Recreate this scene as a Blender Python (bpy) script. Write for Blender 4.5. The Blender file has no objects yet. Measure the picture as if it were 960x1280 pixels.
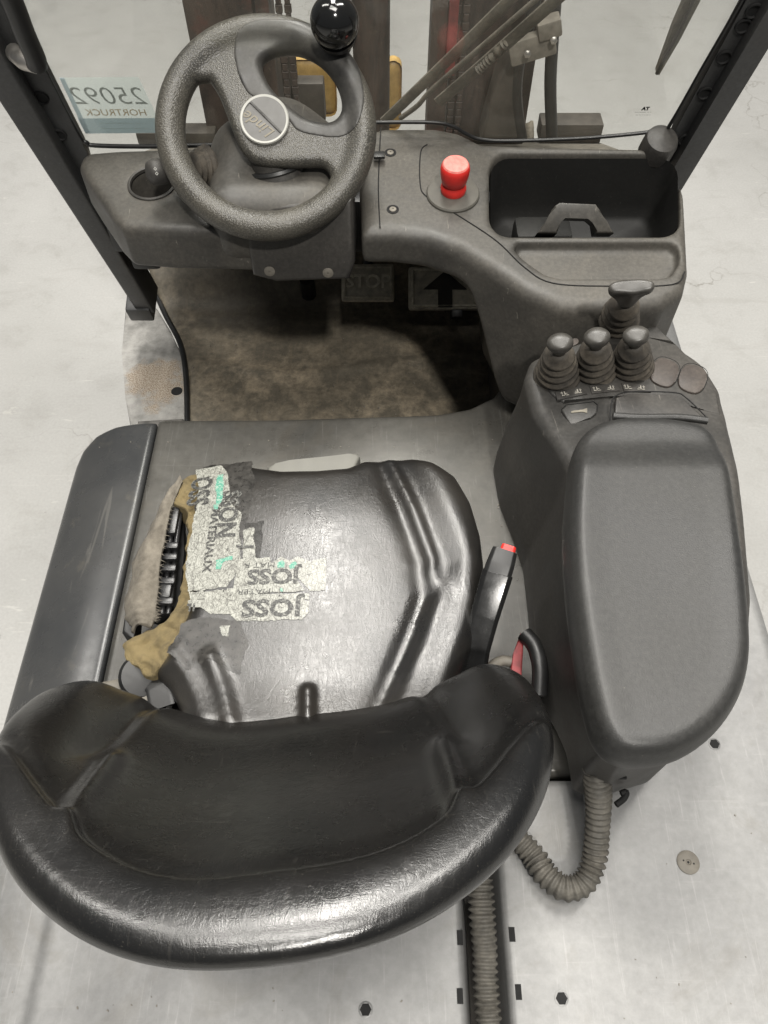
import bpy, bmesh, math, random
import numpy as np
from mathutils import Vector, Matrix
random.seed(7)
rng = np.random.default_rng(7)
SC = bpy.context.scene
COL = SC.collection

# ------------------------------------------------------------------ camera
CAMZ = 2.0
TILT = math.radians(34.0)            # away from straight down
CT, ST = math.cos(TILT), math.sin(TILT)
cam_d = bpy.data.cameras.new('camera')
cam_d.sensor_fit = 'HORIZONTAL'; cam_d.sensor_width = 36.0; cam_d.lens = 36.0
cam_d.clip_start = 0.02; cam_d.clip_end = 200.0
cam = bpy.data.objects.new('camera', cam_d); COL.objects.link(cam)
cam.location = (0, 0, CAMZ); cam.rotation_euler = (TILT, 0, 0)
SC.camera = cam

# ------------------------------------------------------------------ world, lamps, exposure
world = bpy.data.worlds.new('World'); SC.world = world; world.use_nodes = True
_bg = world.node_tree.nodes['Background']
_bg.inputs['Color'].default_value = (0.90, 0.95, 1.0, 1); _bg.inputs['Strength'].default_value = 0.12

def lamp(name, loc, target, size, power, color=(1.0, 0.965, 0.905), shape='DISK', size_y=None):
    d = bpy.data.lights.new(name, 'AREA'); d.shape = shape; d.size = size
    if size_y: d.size_y = size_y
    d.energy = power; d.color = color
    o = bpy.data.objects.new(name, d); COL.objects.link(o); o.location = loc
    o.rotation_euler = (Vector(target) - Vector(loc)).to_track_quat('-Z', 'Y').to_euler()
    return o
lamp('ceiling_lamp', (0.9, -3.4, 7.0), (0.1, 1.0, 0.8), 0.40, 330)
lamp('ceiling_lamp', (-0.30, 3.8, 7.0), (-0.2, 0.8, 0.9), 1.3, 400, shape='RECTANGLE', size_y=3.0)
lamp('ceiling_lamp', (2.3, 2.6, 7.0), (0.2, 0.8, 0.9), 0.7, 215, shape='RECTANGLE', size_y=3.0)
lamp('ceiling_lamp', (-3.4, 2.6, 7.0), (-0.2, 0.8, 0.9), 0.7, 140, shape='RECTANGLE', size_y=3.0)
lamp('ceiling_lamp', (-0.2, 0.0, 7.0), (0.0, 0.4, 0.9), 3.0, 235, shape='RECTANGLE', size_y=1.5)

SC.view_settings.view_transform = 'Standard'; SC.view_settings.look = 'None'
SC.view_settings.exposure = 0.0; SC.view_settings.gamma = 1.0
SC.view_settings.use_curve_mapping = False
SC.render.engine = 'CYCLES'
SC.cycles.use_denoising = True
SC.cycles.max_bounces = 8; SC.cycles.transparent_max_bounces = 12

# ------------------------------------------------------------------ measuring helpers (photo pixel -> point on a real plane)
def _ray(p):
    p = np.asarray(p, float)
    a = (p[..., 0] - 480.0) / 960.0; b = (640.0 - p[..., 1]) / 960.0
    return np.stack([a, ST + CT * b, -(CT - ST * b)], -1)
CAMP = np.array([0, 0, CAMZ])
def on(p, n, d):
    """points where the pixel rays meet the plane n.p = d"""
    r = _ray(p); n = np.asarray(n, float)
    t = (d - CAMP @ n) / (r @ n)
    return CAMP + r * t[..., None]
def W(p, z):
    return on(p, (0, 0, 1), z)
def W1(x, y, z):
    return W(np.array([[x, y]], float), z)[0]

# ------------------------------------------------------------------ mesh helpers
def empty(name, parent=None, loc=(0, 0, 0)):
    o = bpy.data.objects.new(name, None); COL.objects.link(o); o.location = loc
    o.empty_display_size = 0.05
    if parent: o.parent = parent
    return o
def mk(name, v, f, mat, parent=None, smooth=True, auto=None):
    me = bpy.data.meshes.new(name)
    me.from_pydata([tuple(map(float, q)) for q in v], [], [tuple(map(int, q)) for q in f])
    me.validate(); me.update()
    if smooth:
        me.polygons.foreach_set('use_smooth', np.ones(len(me.polygons), bool))
        if auto: me.set_sharp_from_angle(angle=math.radians(auto))
    if mat: me.materials.append(mat)
    o = bpy.data.objects.new(name, me); COL.objects.link(o)
    if parent: o.parent = parent
    return o
def mkbm(name, bm, mat, parent=None, smooth=True, auto=35):
    bmesh.ops.recalc_face_normals(bm, faces=bm.faces[:])
    me = bpy.data.meshes.new(name); bm.to_mesh(me); bm.free()
    if smooth:
        me.polygons.foreach_set('use_smooth', np.ones(len(me.polygons), bool))
        if auto: me.set_sharp_from_angle(angle=math.radians(auto))
    if mat: me.materials.append(mat)
    o = bpy.data.objects.new(name, me); COL.objects.link(o)
    if parent: o.parent = parent
    return o
def frame(z, x=None):
    z = Vector(z).normalized()
    x = Vector(x) if x is not None else (Vector((1, 0, 0)) if abs(z.x) < .9 else Vector((0, 1, 0)))
    x = (x - z * x.dot(z)).normalized(); y = z.cross(x)
    return x, y, z
def mat4(o, z=(0, 0, 1), x=None):
    X, Y, Z = frame(z, x)
    return Matrix(((X.x, Y.x, Z.x, o[0]), (X.y, Y.y, Z.y, o[1]), (X.z, Y.z, Z.z, o[2]), (0, 0, 0, 1)))
def bm_box(bm, M, sx, sy, sz, bev=0.0, seg=2):
    """box centred on M, full sizes"""
    r = bmesh.ops.create_cube(bm, size=1.0)
    vs = r['verts']
    bmesh.ops.scale(bm, vec=(sx, sy, sz), verts=vs)
    if bev > 0:
        es = list({e for v in vs for e in v.link_edges})
        rr = bmesh.ops.bevel(bm, geom=es, offset=bev, segments=seg, profile=.6, affect='EDGES')
        vs = list({v for f in rr['faces'] for v in f.verts} | {v for v in vs if v.is_valid})
    bmesh.ops.transform(bm, matrix=M, verts=vs)
def box(name, M, sx, sy, sz, bev, mat, parent, seg=2):
    bm = bmesh.new(); bm_box(bm, M, sx, sy, sz, bev, seg)
    return mkbm(name, bm, mat, parent)
def bm_lathe(bm, M, prof, n=32, cap=True):
    """prof: (r, h) list along local z"""
    rings = []
    for r, h in prof:
        rings.append([bm.verts.new(M @ Vector((r * math.cos(2*math.pi*k/n), r * math.sin(2*math.pi*k/n), h))) for k in range(n)])
    for a, b in zip(rings, rings[1:]):
        for k in range(n):
            bm.faces.new((a[k], a[(k+1) % n], b[(k+1) % n], b[k]))
    if cap:
        bm.faces.new(rings[0][::-1]); bm.faces.new(rings[-1])
def lathe(name, M, prof, mat, parent, n=32, auto=35, cap=True):
    bm = bmesh.new(); bm_lathe(bm, M, prof, n, cap)
    return mkbm(name, bm, mat, parent, auto=auto)
def smooth_path(P, n, closed=False):
    P = np.asarray(P, float); m = len(P)
    out = []
    segs = m if closed else m - 1
    per = max(2, n // segs)
    for i in range(segs):
        if closed: p0, p1, p2, p3 = P[(i-1) % m], P[i], P[(i+1) % m], P[(i+2) % m]
        else: p0, p1, p2, p3 = P[max(i-1, 0)], P[i], P[i+1], P[min(i+2, m-1)]
        for k in range(per):
            t = k / per
            out.append(.5*((2*p1) + (-p0+p2)*t + (2*p0-5*p1+4*p2-p3)*t*t + (-p0+3*p1-3*p2+p3)*t**3))
    if not closed: out.append(P[-1])
    return np.array(out)
def tube(name, path, rad, mat, parent, n=14, squash=None, auto=50):
    """rad: number or function of arc length; squash=(normal, a, b) for flat straps"""
    P = [Vector(p) for p in path]
    s = [0.0]
    for a, b in zip(P, P[1:]): s.append(s[-1] + (b - a).length)
    bm = bmesh.new(); rings = []; X = None
    for i, p in enumerate(P):
        t = (P[min(i+1, len(P)-1)] - P[max(i-1, 0)]).normalized()
        if X is None:
            X = frame(t, squash[0] if squash else None)[0]
        X = (X - t * X.dot(t)).normalized(); Y = t.cross(X)
        r = rad(s[i]) if callable(rad) else rad
        ra, rb = (squash[1], squash[2]) if squash else (r, r)
        rings.append([bm.verts.new(p + X * ra * math.cos(2*math.pi*k/n) + Y * rb * math.sin(2*math.pi*k/n)) for k in range(n)])
    for a, b in zip(rings, rings[1:]):
        for k in range(n): bm.faces.new((a[k], a[(k+1) % n], b[(k+1) % n], b[k]))
    bm.faces.new(rings[0][::-1]); bm.faces.new(rings[-1])
    return mkbm(name, bm, mat, parent, auto=auto)
def prism(name, top, depth, mat, parent, bev=0.0, seg=3, direction=(0, 0, -1)):
    """polygon of 3-d points pushed along direction"""
    bm = bmesh.new(); d = Vector(direction).normalized() * depth
    a = [bm.verts.new(Vector(p)) for p in top]; b = [bm.verts.new(Vector(p) + d) for p in top]
    n = len(a)
    f = bm.faces.new(a); bm.faces.new(b[::-1])
    for k in range(n): bm.faces.new((a[k], b[k], b[(k+1) % n], a[(k+1) % n]))
    if bev > 0:
        bmesh.ops.bevel(bm, geom=list(f.edges), offset=bev, segments=seg, profile=.5, affect='EDGES')
    return mkbm(name, bm, mat, parent)
def text_mesh(s, size, depth=0.0, bold=0.0, shear=0.0):
    c = bpy.data.curves.new('lettering', 'FONT'); c.body = s; c.size = size; c.extrude = depth; c.offset = bold; c.shear = shear
    c.align_x = 'CENTER'; c.align_y = 'CENTER'; c.resolution_u = 3
    o = bpy.data.objects.new('lettering', c); COL.objects.link(o)
    bpy.context.view_layer.update()
    dg = bpy.context.evaluated_depsgraph_get()
    me = bpy.data.meshes.new_from_object(o.evaluated_get(dg))
    bpy.data.objects.remove(o); bpy.data.curves.remove(c)
    return me
def text(name, s, size, M, mat, parent, depth=0.0005, bold=0.0, shear=0.0):
    me = text_mesh(s, size, depth, bold, shear); me.transform(M)
    me.materials.clear(); me.materials.append(mat)
    o = bpy.data.objects.new(name, me); COL.objects.link(o); o.parent = parent
    return o

# ------------------------------------------------------------------ distance fields meshed with surface nets
def psd(poly, X, Y):
    """signed distance to polygon, negative inside"""
    poly = np.asarray(poly, float)[:, :2]
    d2 = np.full(X.shape, 1e9); ins = np.zeros(X.shape, bool)
    for (x1, y1), (x2, y2) in zip(poly, np.roll(poly, -1, 0)):
        ex, ey = x2-x1, y2-y1
        wx, wy = X-x1, Y-y1
        t = np.clip((wx*ex+wy*ey)/(ex*ex+ey*ey+1e-12), 0, 1)
        d2 = np.minimum(d2, (wx-ex*t)**2 + (wy-ey*t)**2)
        c = (y1 > Y) != (y2 > Y)
        with np.errstate(divide='ignore', invalid='ignore'):
            xi = ex*(Y-y1)/(ey if ey != 0 else 1e-12) + x1
        ins ^= c & (X < xi)
    d = np.sqrt(d2)
    return np.where(ins, -d, d)
def pld(line, X, Y):
    """distance to open polyline"""
    line = np.asarray(line, float)[:, :2]
    d2 = np.full(X.shape, 1e9)
    for (x1, y1), (x2, y2) in zip(line[:-1], line[1:]):
        ex, ey = x2-x1, y2-y1
        wx, wy = X-x1, Y-y1
        t = np.clip((wx*ex+wy*ey)/(ex*ex+ey*ey+1e-12), 0, 1)
        d2 = np.minimum(d2, (wx-ex*t)**2 + (wy-ey*t)**2)
    return np.sqrt(d2)
def smax(a, b, k): 
    h = np.clip(.5 + .5*(a-b)/k, 0, 1); return b*(1-h) + a*h + k*h*(1-h)
def smin(a, b, k): return -smax(-a, -b, k)
def sstep(a, b, x):
    t = np.clip((x-a)/(b-a), 0, 1); return t*t*(3-2*t)
def rmax(a, b, r):
    """intersection with a true rounded edge of radius r"""
    u = a + r; v = b + r
    return np.minimum(np.maximum(u, v), 0) + np.sqrt(np.maximum(u, 0)**2 + np.maximum(v, 0)**2) - r
def grid(lo, hi, h):
    ax = [np.arange(l, u + h, h) for l, u in zip(lo, hi)]
    return ax[0][:, None, None], ax[1][None, :, None], ax[2][None, None, :]
def nets(F, lo, h, smooth=2):
    F = F.astype(np.float32)
    I = F < 0
    nx, ny, nz = F.shape
    cs = (nx-1, ny-1, nz-1)
    cnt = np.zeros(cs, np.int16)
    def sl(a, o): return a[o[0]:o[0]+cs[0], o[1]:o[1]+cs[1], o[2]:o[2]+cs[2]]
    for o in [(i, j, k) for i in (0, 1) for j in (0, 1) for k in (0, 1)]: cnt += sl(I, o)
    mixed = (cnt > 0) & (cnt < 8)
    idx = np.full(cs, -1, np.int64); n = int(mixed.sum()); idx[mixed] = np.arange(n)
    c = np.argwhere(mixed)
    acc = np.zeros((n, 3)); num = np.zeros(n)
    for ax in range(3):
        for a in (0, 1):
            for b in (0, 1):
                o = np.zeros(3, int); oth = [q for q in range(3) if q != ax]; o[oth[0]] = a; o[oth[1]] = b
                e = o.copy(); e[ax] = 1
                p, q = c + o, c + e
                fa = F[p[:, 0], p[:, 1], p[:, 2]]; fb = F[q[:, 0], q[:, 1], q[:, 2]]
                m = (fa < 0) != (fb < 0)
                t = np.where(m, fa/np.where(m, fa-fb, 1), 0)
                pos = o[None, :].astype(float).repeat(n, 0); pos[:, ax] = t
                acc[m] += pos[m]; num[m] += 1
    V = (c + acc/np.maximum(num, 1)[:, None])*h + np.asarray(lo)
    faces = []
    for ax in range(3):
        o1, o2 = [(1, 2), (2, 0), (0, 1)][ax]
        A = np.moveaxis(I, ax, 0)
        s0 = [slice(None)]*3; s0[ax] = slice(0, -1); s1 = [slice(None)]*3; s1[ax] = slice(1, None)
        a, b = I[tuple(s0)], I[tuple(s1)]
        ch = np.argwhere(a != b)
        ok = (ch[:, o1] > 0) & (ch[:, o2] > 0) & (ch[:, o1] < F.shape[o1]-1) & (ch[:, o2] < F.shape[o2]-1)
        ch = ch[ok]
        def cell(d1, d2):
            q = ch.copy(); q[:, o1] += d1; q[:, o2] += d2
            return idx[q[:, 0], q[:, 1], q[:, 2]]
        quad = np.stack([cell(-1, -1), cell(0, -1), cell(0, 0), cell(-1, 0)], 1)
        flip = ~a[ch[:, 0], ch[:, 1], ch[:, 2]]
        quad[flip] = quad[flip][:, ::-1]
        faces.append(quad)
    Q = np.concatenate(faces); Q = Q[(Q >= 0).all(1)]
    if smooth:
        E = np.concatenate([Q[:, [0, 1]], Q[:, [1, 2]], Q[:, [2, 3]], Q[:, [3, 0]]])
        deg = np.bincount(E[:, 0], minlength=n) + np.bincount(E[:, 1], minlength=n)
        for _ in range(smooth):
            S = np.zeros((n, 3))
            for d in range(3):
                S[:, d] = np.bincount(E[:, 0], V[E[:, 1], d], minlength=n) + np.bincount(E[:, 1], V[E[:, 0], d], minlength=n)
            V = V*.35 + .65*S/np.maximum(deg, 1)[:, None]
    return V, Q
def mknets(name, F, lo, h, mat, parent, smooth=2):
    V, Q = nets(F, lo, h, smooth)
    return mk(name, V, Q, mat, parent)

# ------------------------------------------------------------------ materials
class NT:
    def __init__(s, name):
        s.m = bpy.data.materials.new(name); s.m.use_nodes = True
        s.t = s.m.node_tree; s.b = s.t.nodes['Principled BSDF']; s.o = s.t.nodes['Material Output']
        s.tc = s.n('ShaderNodeTexCoord')
    def n(s, typ, **kw):
        q = s.t.nodes.new(typ)
        for k, v in kw.items(): setattr(q, k, v)
        return q
    def l(s, a, b): s.t.links.new(a, b)
    def co(s, scale=(1, 1, 1), rot=(0, 0, 0)):
        q = s.n('ShaderNodeMapping'); q.inputs['Scale'].default_value = scale; q.inputs['Rotation'].default_value = rot
        s.l(s.tc.outputs['Object'], q.inputs['Vector']); return q.outputs[0]
    def noise(s, sc, det=4, rough=.55, co=None, dist=0):
        q = s.n('ShaderNodeTexNoise'); q.inputs['Scale'].default_value = sc; q.inputs['Detail'].default_value = det
        q.inputs['Roughness'].default_value = rough; q.inputs['Distortion'].default_value = dist
        s.l(co or s.tc.outputs['Object'], q.inputs['Vector']); return q.outputs['Fac']
    def vor(s, sc, feat='F1', co=None, rnd=1):
        q = s.n('ShaderNodeTexVoronoi', feature=feat); q.inputs['Scale'].default_value = sc; q.inputs['Randomness'].default_value = rnd
        s.l(co or s.tc.outputs['Object'], q.inputs['Vector']); return q.outputs['Distance']
    def ramp(s, fac, pts):
        q = s.n('ShaderNodeValToRGB'); r = q.color_ramp
        while len(r.elements) < len(pts): r.elements.new(.5)
        for e, (p, c) in zip(r.elements, pts):
            e.position = p; e.color = (c, c, c, 1) if not hasattr(c, '__len__') else (*c, 1)
        s.l(fac, q.inputs[0]); return q.outputs[0]
    def mix(s, fac, a, b, typ='MIX'):
        q = s.n('ShaderNodeMix', data_type='RGBA', blend_type=typ)
        for sk, val in ((q.inputs[0], fac), (q.inputs[6], a), (q.inputs[7], b)):
            if hasattr(val, 'is_output'): s.l(val, sk)
            elif hasattr(val, '__len__'): sk.default_value = (*val, 1)
            else: sk.default_value = val
        return q.outputs[2]
    def math(s, op, a, b=0.0, c=None):
        q = s.n('ShaderNodeMath', operation=op)
        for sk, val in zip(q.inputs, (a, b, c)):
            if val is None: continue
            if hasattr(val, 'is_output'): s.l(val, sk)
            else: sk.default_value = val
        return q.outputs[0]
    def bump(s, h, strength=.3, dist=.001, prev=None):
        q = s.n('ShaderNodeBump'); q.inputs['Strength'].default_value = strength; q.inputs['Distance'].default_value = dist
        s.l(h, q.inputs['Height'])
        if prev: s.l(prev, q.inputs['Normal'])
        return q.outputs[0]
    def set(s, **kw):
        for k, v in kw.items():
            k = {'col': 'Base Color', 'rough': 'Roughness', 'metal': 'Metallic', 'normal': 'Normal', 'spec': 'Specular IOR Level', 'coat': 'Coat Weight', 'coatr': 'Coat Roughness', 'alpha': 'Alpha', 'sheen': 'Sheen Weight', 'aniso': 'Anisotropic'}[k]
            sk = s.b.inputs[k]
            if hasattr(v, 'is_output'): s.l(v, sk)
            elif hasattr(v, '__len__'): sk.default_value = (*v, 1)
            else: sk.default_value = v
        return s

def plastic(name, base, dust, amount=.5, rough=.5, grain=900, gs=.15, big=5, dustrough=.75, scratch=True):
    m = NT(name)
    d = m.ramp(m.noise(big, 6, .65, dist=.6), [(.36, 0), (.68, 1)])
    d = m.math('MULTIPLY', d, amount)
    c = m.mix(d, base, dust)
    fine = m.ramp(m.noise(160, 3, .7), [(.35, .8), (.7, 1.2)])
    c = m.mix(1.0, c, fine, 'MULTIPLY')
    if scratch:
        sc = m.ramp(m.noise(1, 4, .6, co=m.co((220, 14, 60), (0, 0, .5)), dist=.8), [(.68, 0), (.71, 1)])
        c = m.mix(m.math('MULTIPLY', sc, .4), c, tuple(min(1, q*2.2+.03) for q in dust))
    spk = m.ramp(m.noise(420, 3, .6), [(.69, 0), (.73, 1)])
    c = m.mix(m.math('MULTIPLY', spk, .22), c, (.30, .27, .22))
    r = m.math('ADD', m.math('MULTIPLY', d, dustrough-rough), rough)
    m.set(col=c, rough=r, normal=m.bump(m.noise(grain, 2, .5), gs, .0006))
    return m.m
def plain(name, col, rough=.5, metal=0.0, var=.2, sc=40, bump=.1):
    m = NT(name)
    f = m.ramp(m.noise(sc, 5, .6), [(.3, 1-var), (.7, 1+var)])
    m.set(col=m.mix(1.0, col, f, 'MULTIPLY'), rough=m.math('ADD', m.math('MULTIPLY', m.noise(sc*2, 3), .2), rough-.1), metal=metal,
          normal=m.bump(m.noise(sc*12, 3), bump, .0008))
    return m.m
MT = {}
MT['dash'] = plastic('dash_plastic', (.052, .049, .044), (.110, .100, .084), .75, .42)
MT['dash_dark'] = plastic('dark_dash_plastic', (.040, .038, .036), (.075, .068, .058), .6, .45)
MT['console'] = plastic('console_plastic', (.036, .035, .033), (.075, .068, .059), .6, .42)
MT['pad'] = plastic('armrest_skin', (.024, .024, .0235), (.038, .037, .034), .6, .42, grain=600, gs=.35, big=4, dustrough=.52, scratch=False)
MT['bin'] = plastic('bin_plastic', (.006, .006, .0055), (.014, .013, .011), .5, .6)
MT['black'] = plain('black_plastic', (.014, .014, .014), .4, var=.3)
MT['rubber'] = plastic('boot_rubber', (.045, .040, .034), (.115, .098, .076), .85, .6, big=30, scratch=False)
MT['knob'] = plain('worn_knob_plastic', (.048, .045, .040), .38, var=.3, sc=60, bump=.05)
MT['pillar'] = plastic('painted_pillar', (.033, .034, .035), (.055, .053, .050), .5, .38, big=6)
MT['white'] = plain('cream_plastic', (.40, .395, .365), .45, var=.08)
MT['ink_white'] = plain('white_ink', (.55, .54, .50), .6, var=.15)
MT['lip'] = plain('dull_cream_plastic', (.15, .147, .13), .6, var=.1)
MT['steel'] = plain('worn_steel', (.42, .40, .37), .38, .85, .3, 30)
MT['dirtymetal'] = plain('dirty_metal', (.055, .048, .040), .6, .0, .55, 14, .3)
MT['seam'] = plain('dark_gap', (.006, .006, .006), .8)

# pebbled steering wheel rubber
m = NT('pebbled_wheel_rubber')
v = m.vor(420, 'F1'); v2 = m.noise(9, 4)
c = m.mix(m.ramp(v, [(.25, 1), (.6, 0)]), (.038, .036, .032), (.092, .086, .072))
c = m.mix(m.ramp(v2, [(.38, 0), (.62, .45)]), c, (.095, .087, .070))
m.set(col=c, rough=.36, normal=m.bump(m.ramp(v, [(.1, 1), (.65, 0)]), .38, .0011)); MT['wheel'] = m.m
# smooth dark insert
MT['insert'] = plastic('wheel_insert_plastic', (.035, .034, .033), (.075, .070, .060), .6, .33, grain=500, gs=.05, big=12, scratch=False)
# ball knob
m = NT('glossy_ball_knob'); m.set(col=(.008, .008, .008), rough=.12, coat=.5, coatr=.05); MT['ball'] = m.m

# black vinyl of the seat: creased leather grain
def vinyl(name, wear, base=(.0100, .0098, .0096), r0=.25, r1=.40, bs=1.0):
    m = NT(name)
    cell = m.vor(420, 'DISTANCE_TO_EDGE')
    wr = m.noise(1, 5, .6, co=m.co((90, 30, 60), (0, 0, .7)), dist=1.2)
    wr2 = m.noise(1, 5, .6, co=m.co((34, 120, 60), (0, 0, -.3)), dist=1.0)
    patch = m.ramp(m.noise(5, 5, .6), [(.38, 0), (.66, 1)])
    col = m.mix(m.math('MULTIPLY', patch, wear), base, (.036, .031, .025))
    spk = m.ramp(m.noise(700, 2, .5), [(.66, 0), (.74, 1)])
    col = m.mix(m.math('MULTIPLY', spk, .12), col, (.3, .27, .22))
    for cs, rz in (((240, 9, 60), .5), ((12, 260, 60), .25), ((200, 8, 60), -.9)):
        s1 = m.ramp(m.noise(1, 3, .5, co=m.co(cs, (0, 0, rz)), dist=.9), [(.67, 0), (.70, 1)])
        col = m.mix(m.math('MULTIPLY', s1, .05), col, (.15, .14, .12))
    b = m.bump(m.ramp(cell, [(0, 0), (.16, 1)]), .085*bs, .0005)
    b = m.bump(m.ramp(wr, [(.42, 1), (.5, 0), (.56, 1)]), .11*bs, .0009, b)
    b = m.bump(m.ramp(wr2, [(.44, 1), (.5, 0), (.55, 1)]), .09*bs, .0009, b)
    b = m.bump(m.noise(20, 3), .06, .004, b)
    m.set(col=col, rough=m.ramp(m.noise(9, 6, .65), [(.3, r0), (.7, r1)]), normal=b, spec=.95)
    return m.m
MT['vinyl'] = vinyl('black_vinyl_seat', .55)
MT['vinyl_back'] = vinyl('black_vinyl_backrest', .14, (.005, .005, .005), .20, .32, .75)

# painted steel hood: grey-olive film over metal, dust, swirls and scuffs
m = NT('grey_metal_hood')
big = m.noise(2.6, 6, .6, dist=.5); fine = m.noise(70, 4, .7)
col = m.mix(m.ramp(big, [(.35, 0), (.65, 1)]), (.050, .0485, .044), (.084, .080, .071))
col = m.mix(1.0, col, m.ramp(fine, [(.3, .86), (.7, 1.12)]), 'MULTIPLY')
dirt = m.ramp(m.noise(4.5, 6, .7, dist=1.5), [(.52, 0), (.72, 1)])
col = m.mix(m.math('MULTIPLY', dirt, .4), col, (.075, .066, .052))
sw = m.ramp(m.noise(1, 5, .65, co=m.co((120, 7, 30), (0, 0, .9)), dist=1.5), [(.60, 0), (.68, 1)])
sw2 = m.ramp(m.noise(1, 5, .65, co=m.co((9, 130, 30), (0, 0, .35)), dist=1.2), [(.62, 0), (.70, 1)])
col = m.mix(m.math('MULTIPLY', sw, .18), col, (.24, .235, .225))
col = m.mix(m.math('MULTIPLY', sw2, .12), col, (.23, .225, .215))
m.set(col=col, metal=.2, rough=m.ramp(m.noise(12, 6, .7), [(.3, .24), (.7, .40)]), normal=m.bump(m.noise(3.5, 2), .25, .01)); MT['hood'] = m.m

# concrete floor
m = NT('worn_concrete')
n1 = m.noise(1.1, 8, .62, dist=.7); n2 = m.noise(7, 8, .7, dist=.4); n3 = m.noise(120, 4, .6)
col = m.mix(m.ramp(n1, [(.3, 0), (.7, 1)]), (.330, .327, .314), (.380, .377, .364))
col = m.mix(m.ramp(n2, [(.30, .25), (.48, 0)]), col, (.22, .212, .19))
col = m.mix(1.0, col, m.ramp(n3, [(.3, .93), (.7, 1.05)]), 'MULTIPLY')
sp = m.ramp(m.noise(26, 5, .8, dist=.8), [(.70, 0), (.76, 1)])
col = m.mix(m.math('MULTIPLY', sp, .55), col, (.13, .12, .10))
lt = m.ramp(m.noise(1, 5, .6, co=m.co((6, 34, 8), (0, 0, .6)), dist=1.4), [(.66, 0), (.72, 1)])
col = m.mix(m.math('MULTIPLY', lt, .30), col, (.58, .57, .53))
tr = m.ramp(m.noise(1, 4, .6, co=m.co((2.2, 11, 3), (0, 0, -.7)), dist=1.0), [(.60, 0), (.72, 1)])
col = m.mix(m.math('MULTIPLY', tr, .2), col, (.24, .23, .21))
ckd = m.n('ShaderNodeVectorMath', operation='ADD'); ckn = m.n('ShaderNodeTexNoise'); ckn.inputs['Scale'].default_value = 3.0; ckn.inputs['Detail'].default_value = 6
m.l(m.tc.outputs['Object'], ckn.inputs['Vector']); m.l(m.tc.outputs['Object'], ckd.inputs[0]); m.l(ckn.outputs['Color'], ckd.inputs[1])
ck = m.vor(.9, 'DISTANCE_TO_EDGE', co=ckd.outputs[0])
col = m.mix(m.math('MULTIPLY', m.ramp(ck, [(0, 1), (.006, 0)]), m.ramp(m.noise(2.0, 4), [(.45, 0), (.62, .6)])), col, (.15, .14, .12))
scr = m.ramp(m.noise(1, 3, .5, co=m.co((3, 160, 8), (0, 0, 1.1)), dist=.5), [(.70, 0), (.73, 1)])
col = m.mix(m.math('MULTIPLY', scr, .22), col, (.54, .53, .50))
pit = m.ramp(m.noise(70, 3, .7), [(.69, 0), (.73, 1)])
col = m.mix(m.math('MULTIPLY', pit, .5), col, (.12, .11, .09))
m.set(col=col, rough=m.ramp(n2, [(.3, .42), (.7, .6)]), normal=m.bump(n3, .15, .002)); MT['concrete'] = m.m

# footwell mat: brown-black rubber with dried mud
m = NT('muddy_floor_mat')
mud = m.noise(16, 8, .74, dist=.25); mudb = m.noise(2.7, 3, .5)
fac = m.math('MULTIPLY', m.ramp(mud, [(.44, 0), (.70, 1)]), m.ramp(mudb, [(.38, .1), (.62, 1)]))
col = m.mix(m.math('MULTIPLY', fac, .85), (.118, .103, .078), (.40, .33, .235))
scf = m.ramp(m.noise(1, 5, .7, co=m.co((70, 9, 20), (0, 0, -.55)), dist=.6), [(.56, 0), (.66, 1)])
col = m.mix(m.math('MULTIPLY', scf, .35), col, (.20, .165, .115))
col = m.mix(1.0, col, m.ramp(m.noise(60, 5, .7), [(.3, .72), (.7, 1.3)]), 'MULTIPLY')
m.set(col=col, rough=.62, normal=m.bump(m.noise(140, 4, .7), .35, .0015)); MT['mat'] = m.m

# step plate: scuffed silver with rust bloom
m = NT('rusty_step_steel')
rb = m.math('MULTIPLY', m.ramp(m.noise(7.5, 5, .6, dist=.3), [(.46, 0), (.54, 1)]), m.ramp(m.noise(180, 3, .8), [(.35, .35), (.6, 1)]))
col = m.mix(rb, (.36, .35, .33), (.22, .125, .06))
sp = m.ramp(m.noise(420, 2, .6), [(.55, 0), (.62, 1)])
col = m.mix(m.math('MULTIPLY', sp, .5), col, (.62, .58, .50))
m.set(col=col, metal=.25, rough=.5, normal=m.bump(m.noise(200, 4), .3, .001)); MT['step'] = m.m

# foam
m = NT('tan_seat_foam')
col = m.mix(m.noise(40, 5, .7), (.155, .118, .052), (.31, .24, .118))
m.set(col=m.mix(m.ramp(m.noise(16, 5, .7), [(.5, 0), (.7, .6)]), col, (.07, .06, .04)), rough=.95, normal=m.bump(m.noise(90, 6, .85), 1.0, .006)); MT['foam'] = m.m
# fabric flap
m = NT('grey_felt_flap')
col = m.mix(m.ramp(m.noise(45, 5, .7), [(.3, 0), (.7, 1)]), (.10, .088, .070), (.24, .215, .175))
m.set(col=col, rough=.95, normal=m.bump(m.noise(350, 5, .8), .8, .003)); MT['felt'] = m.m
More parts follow.
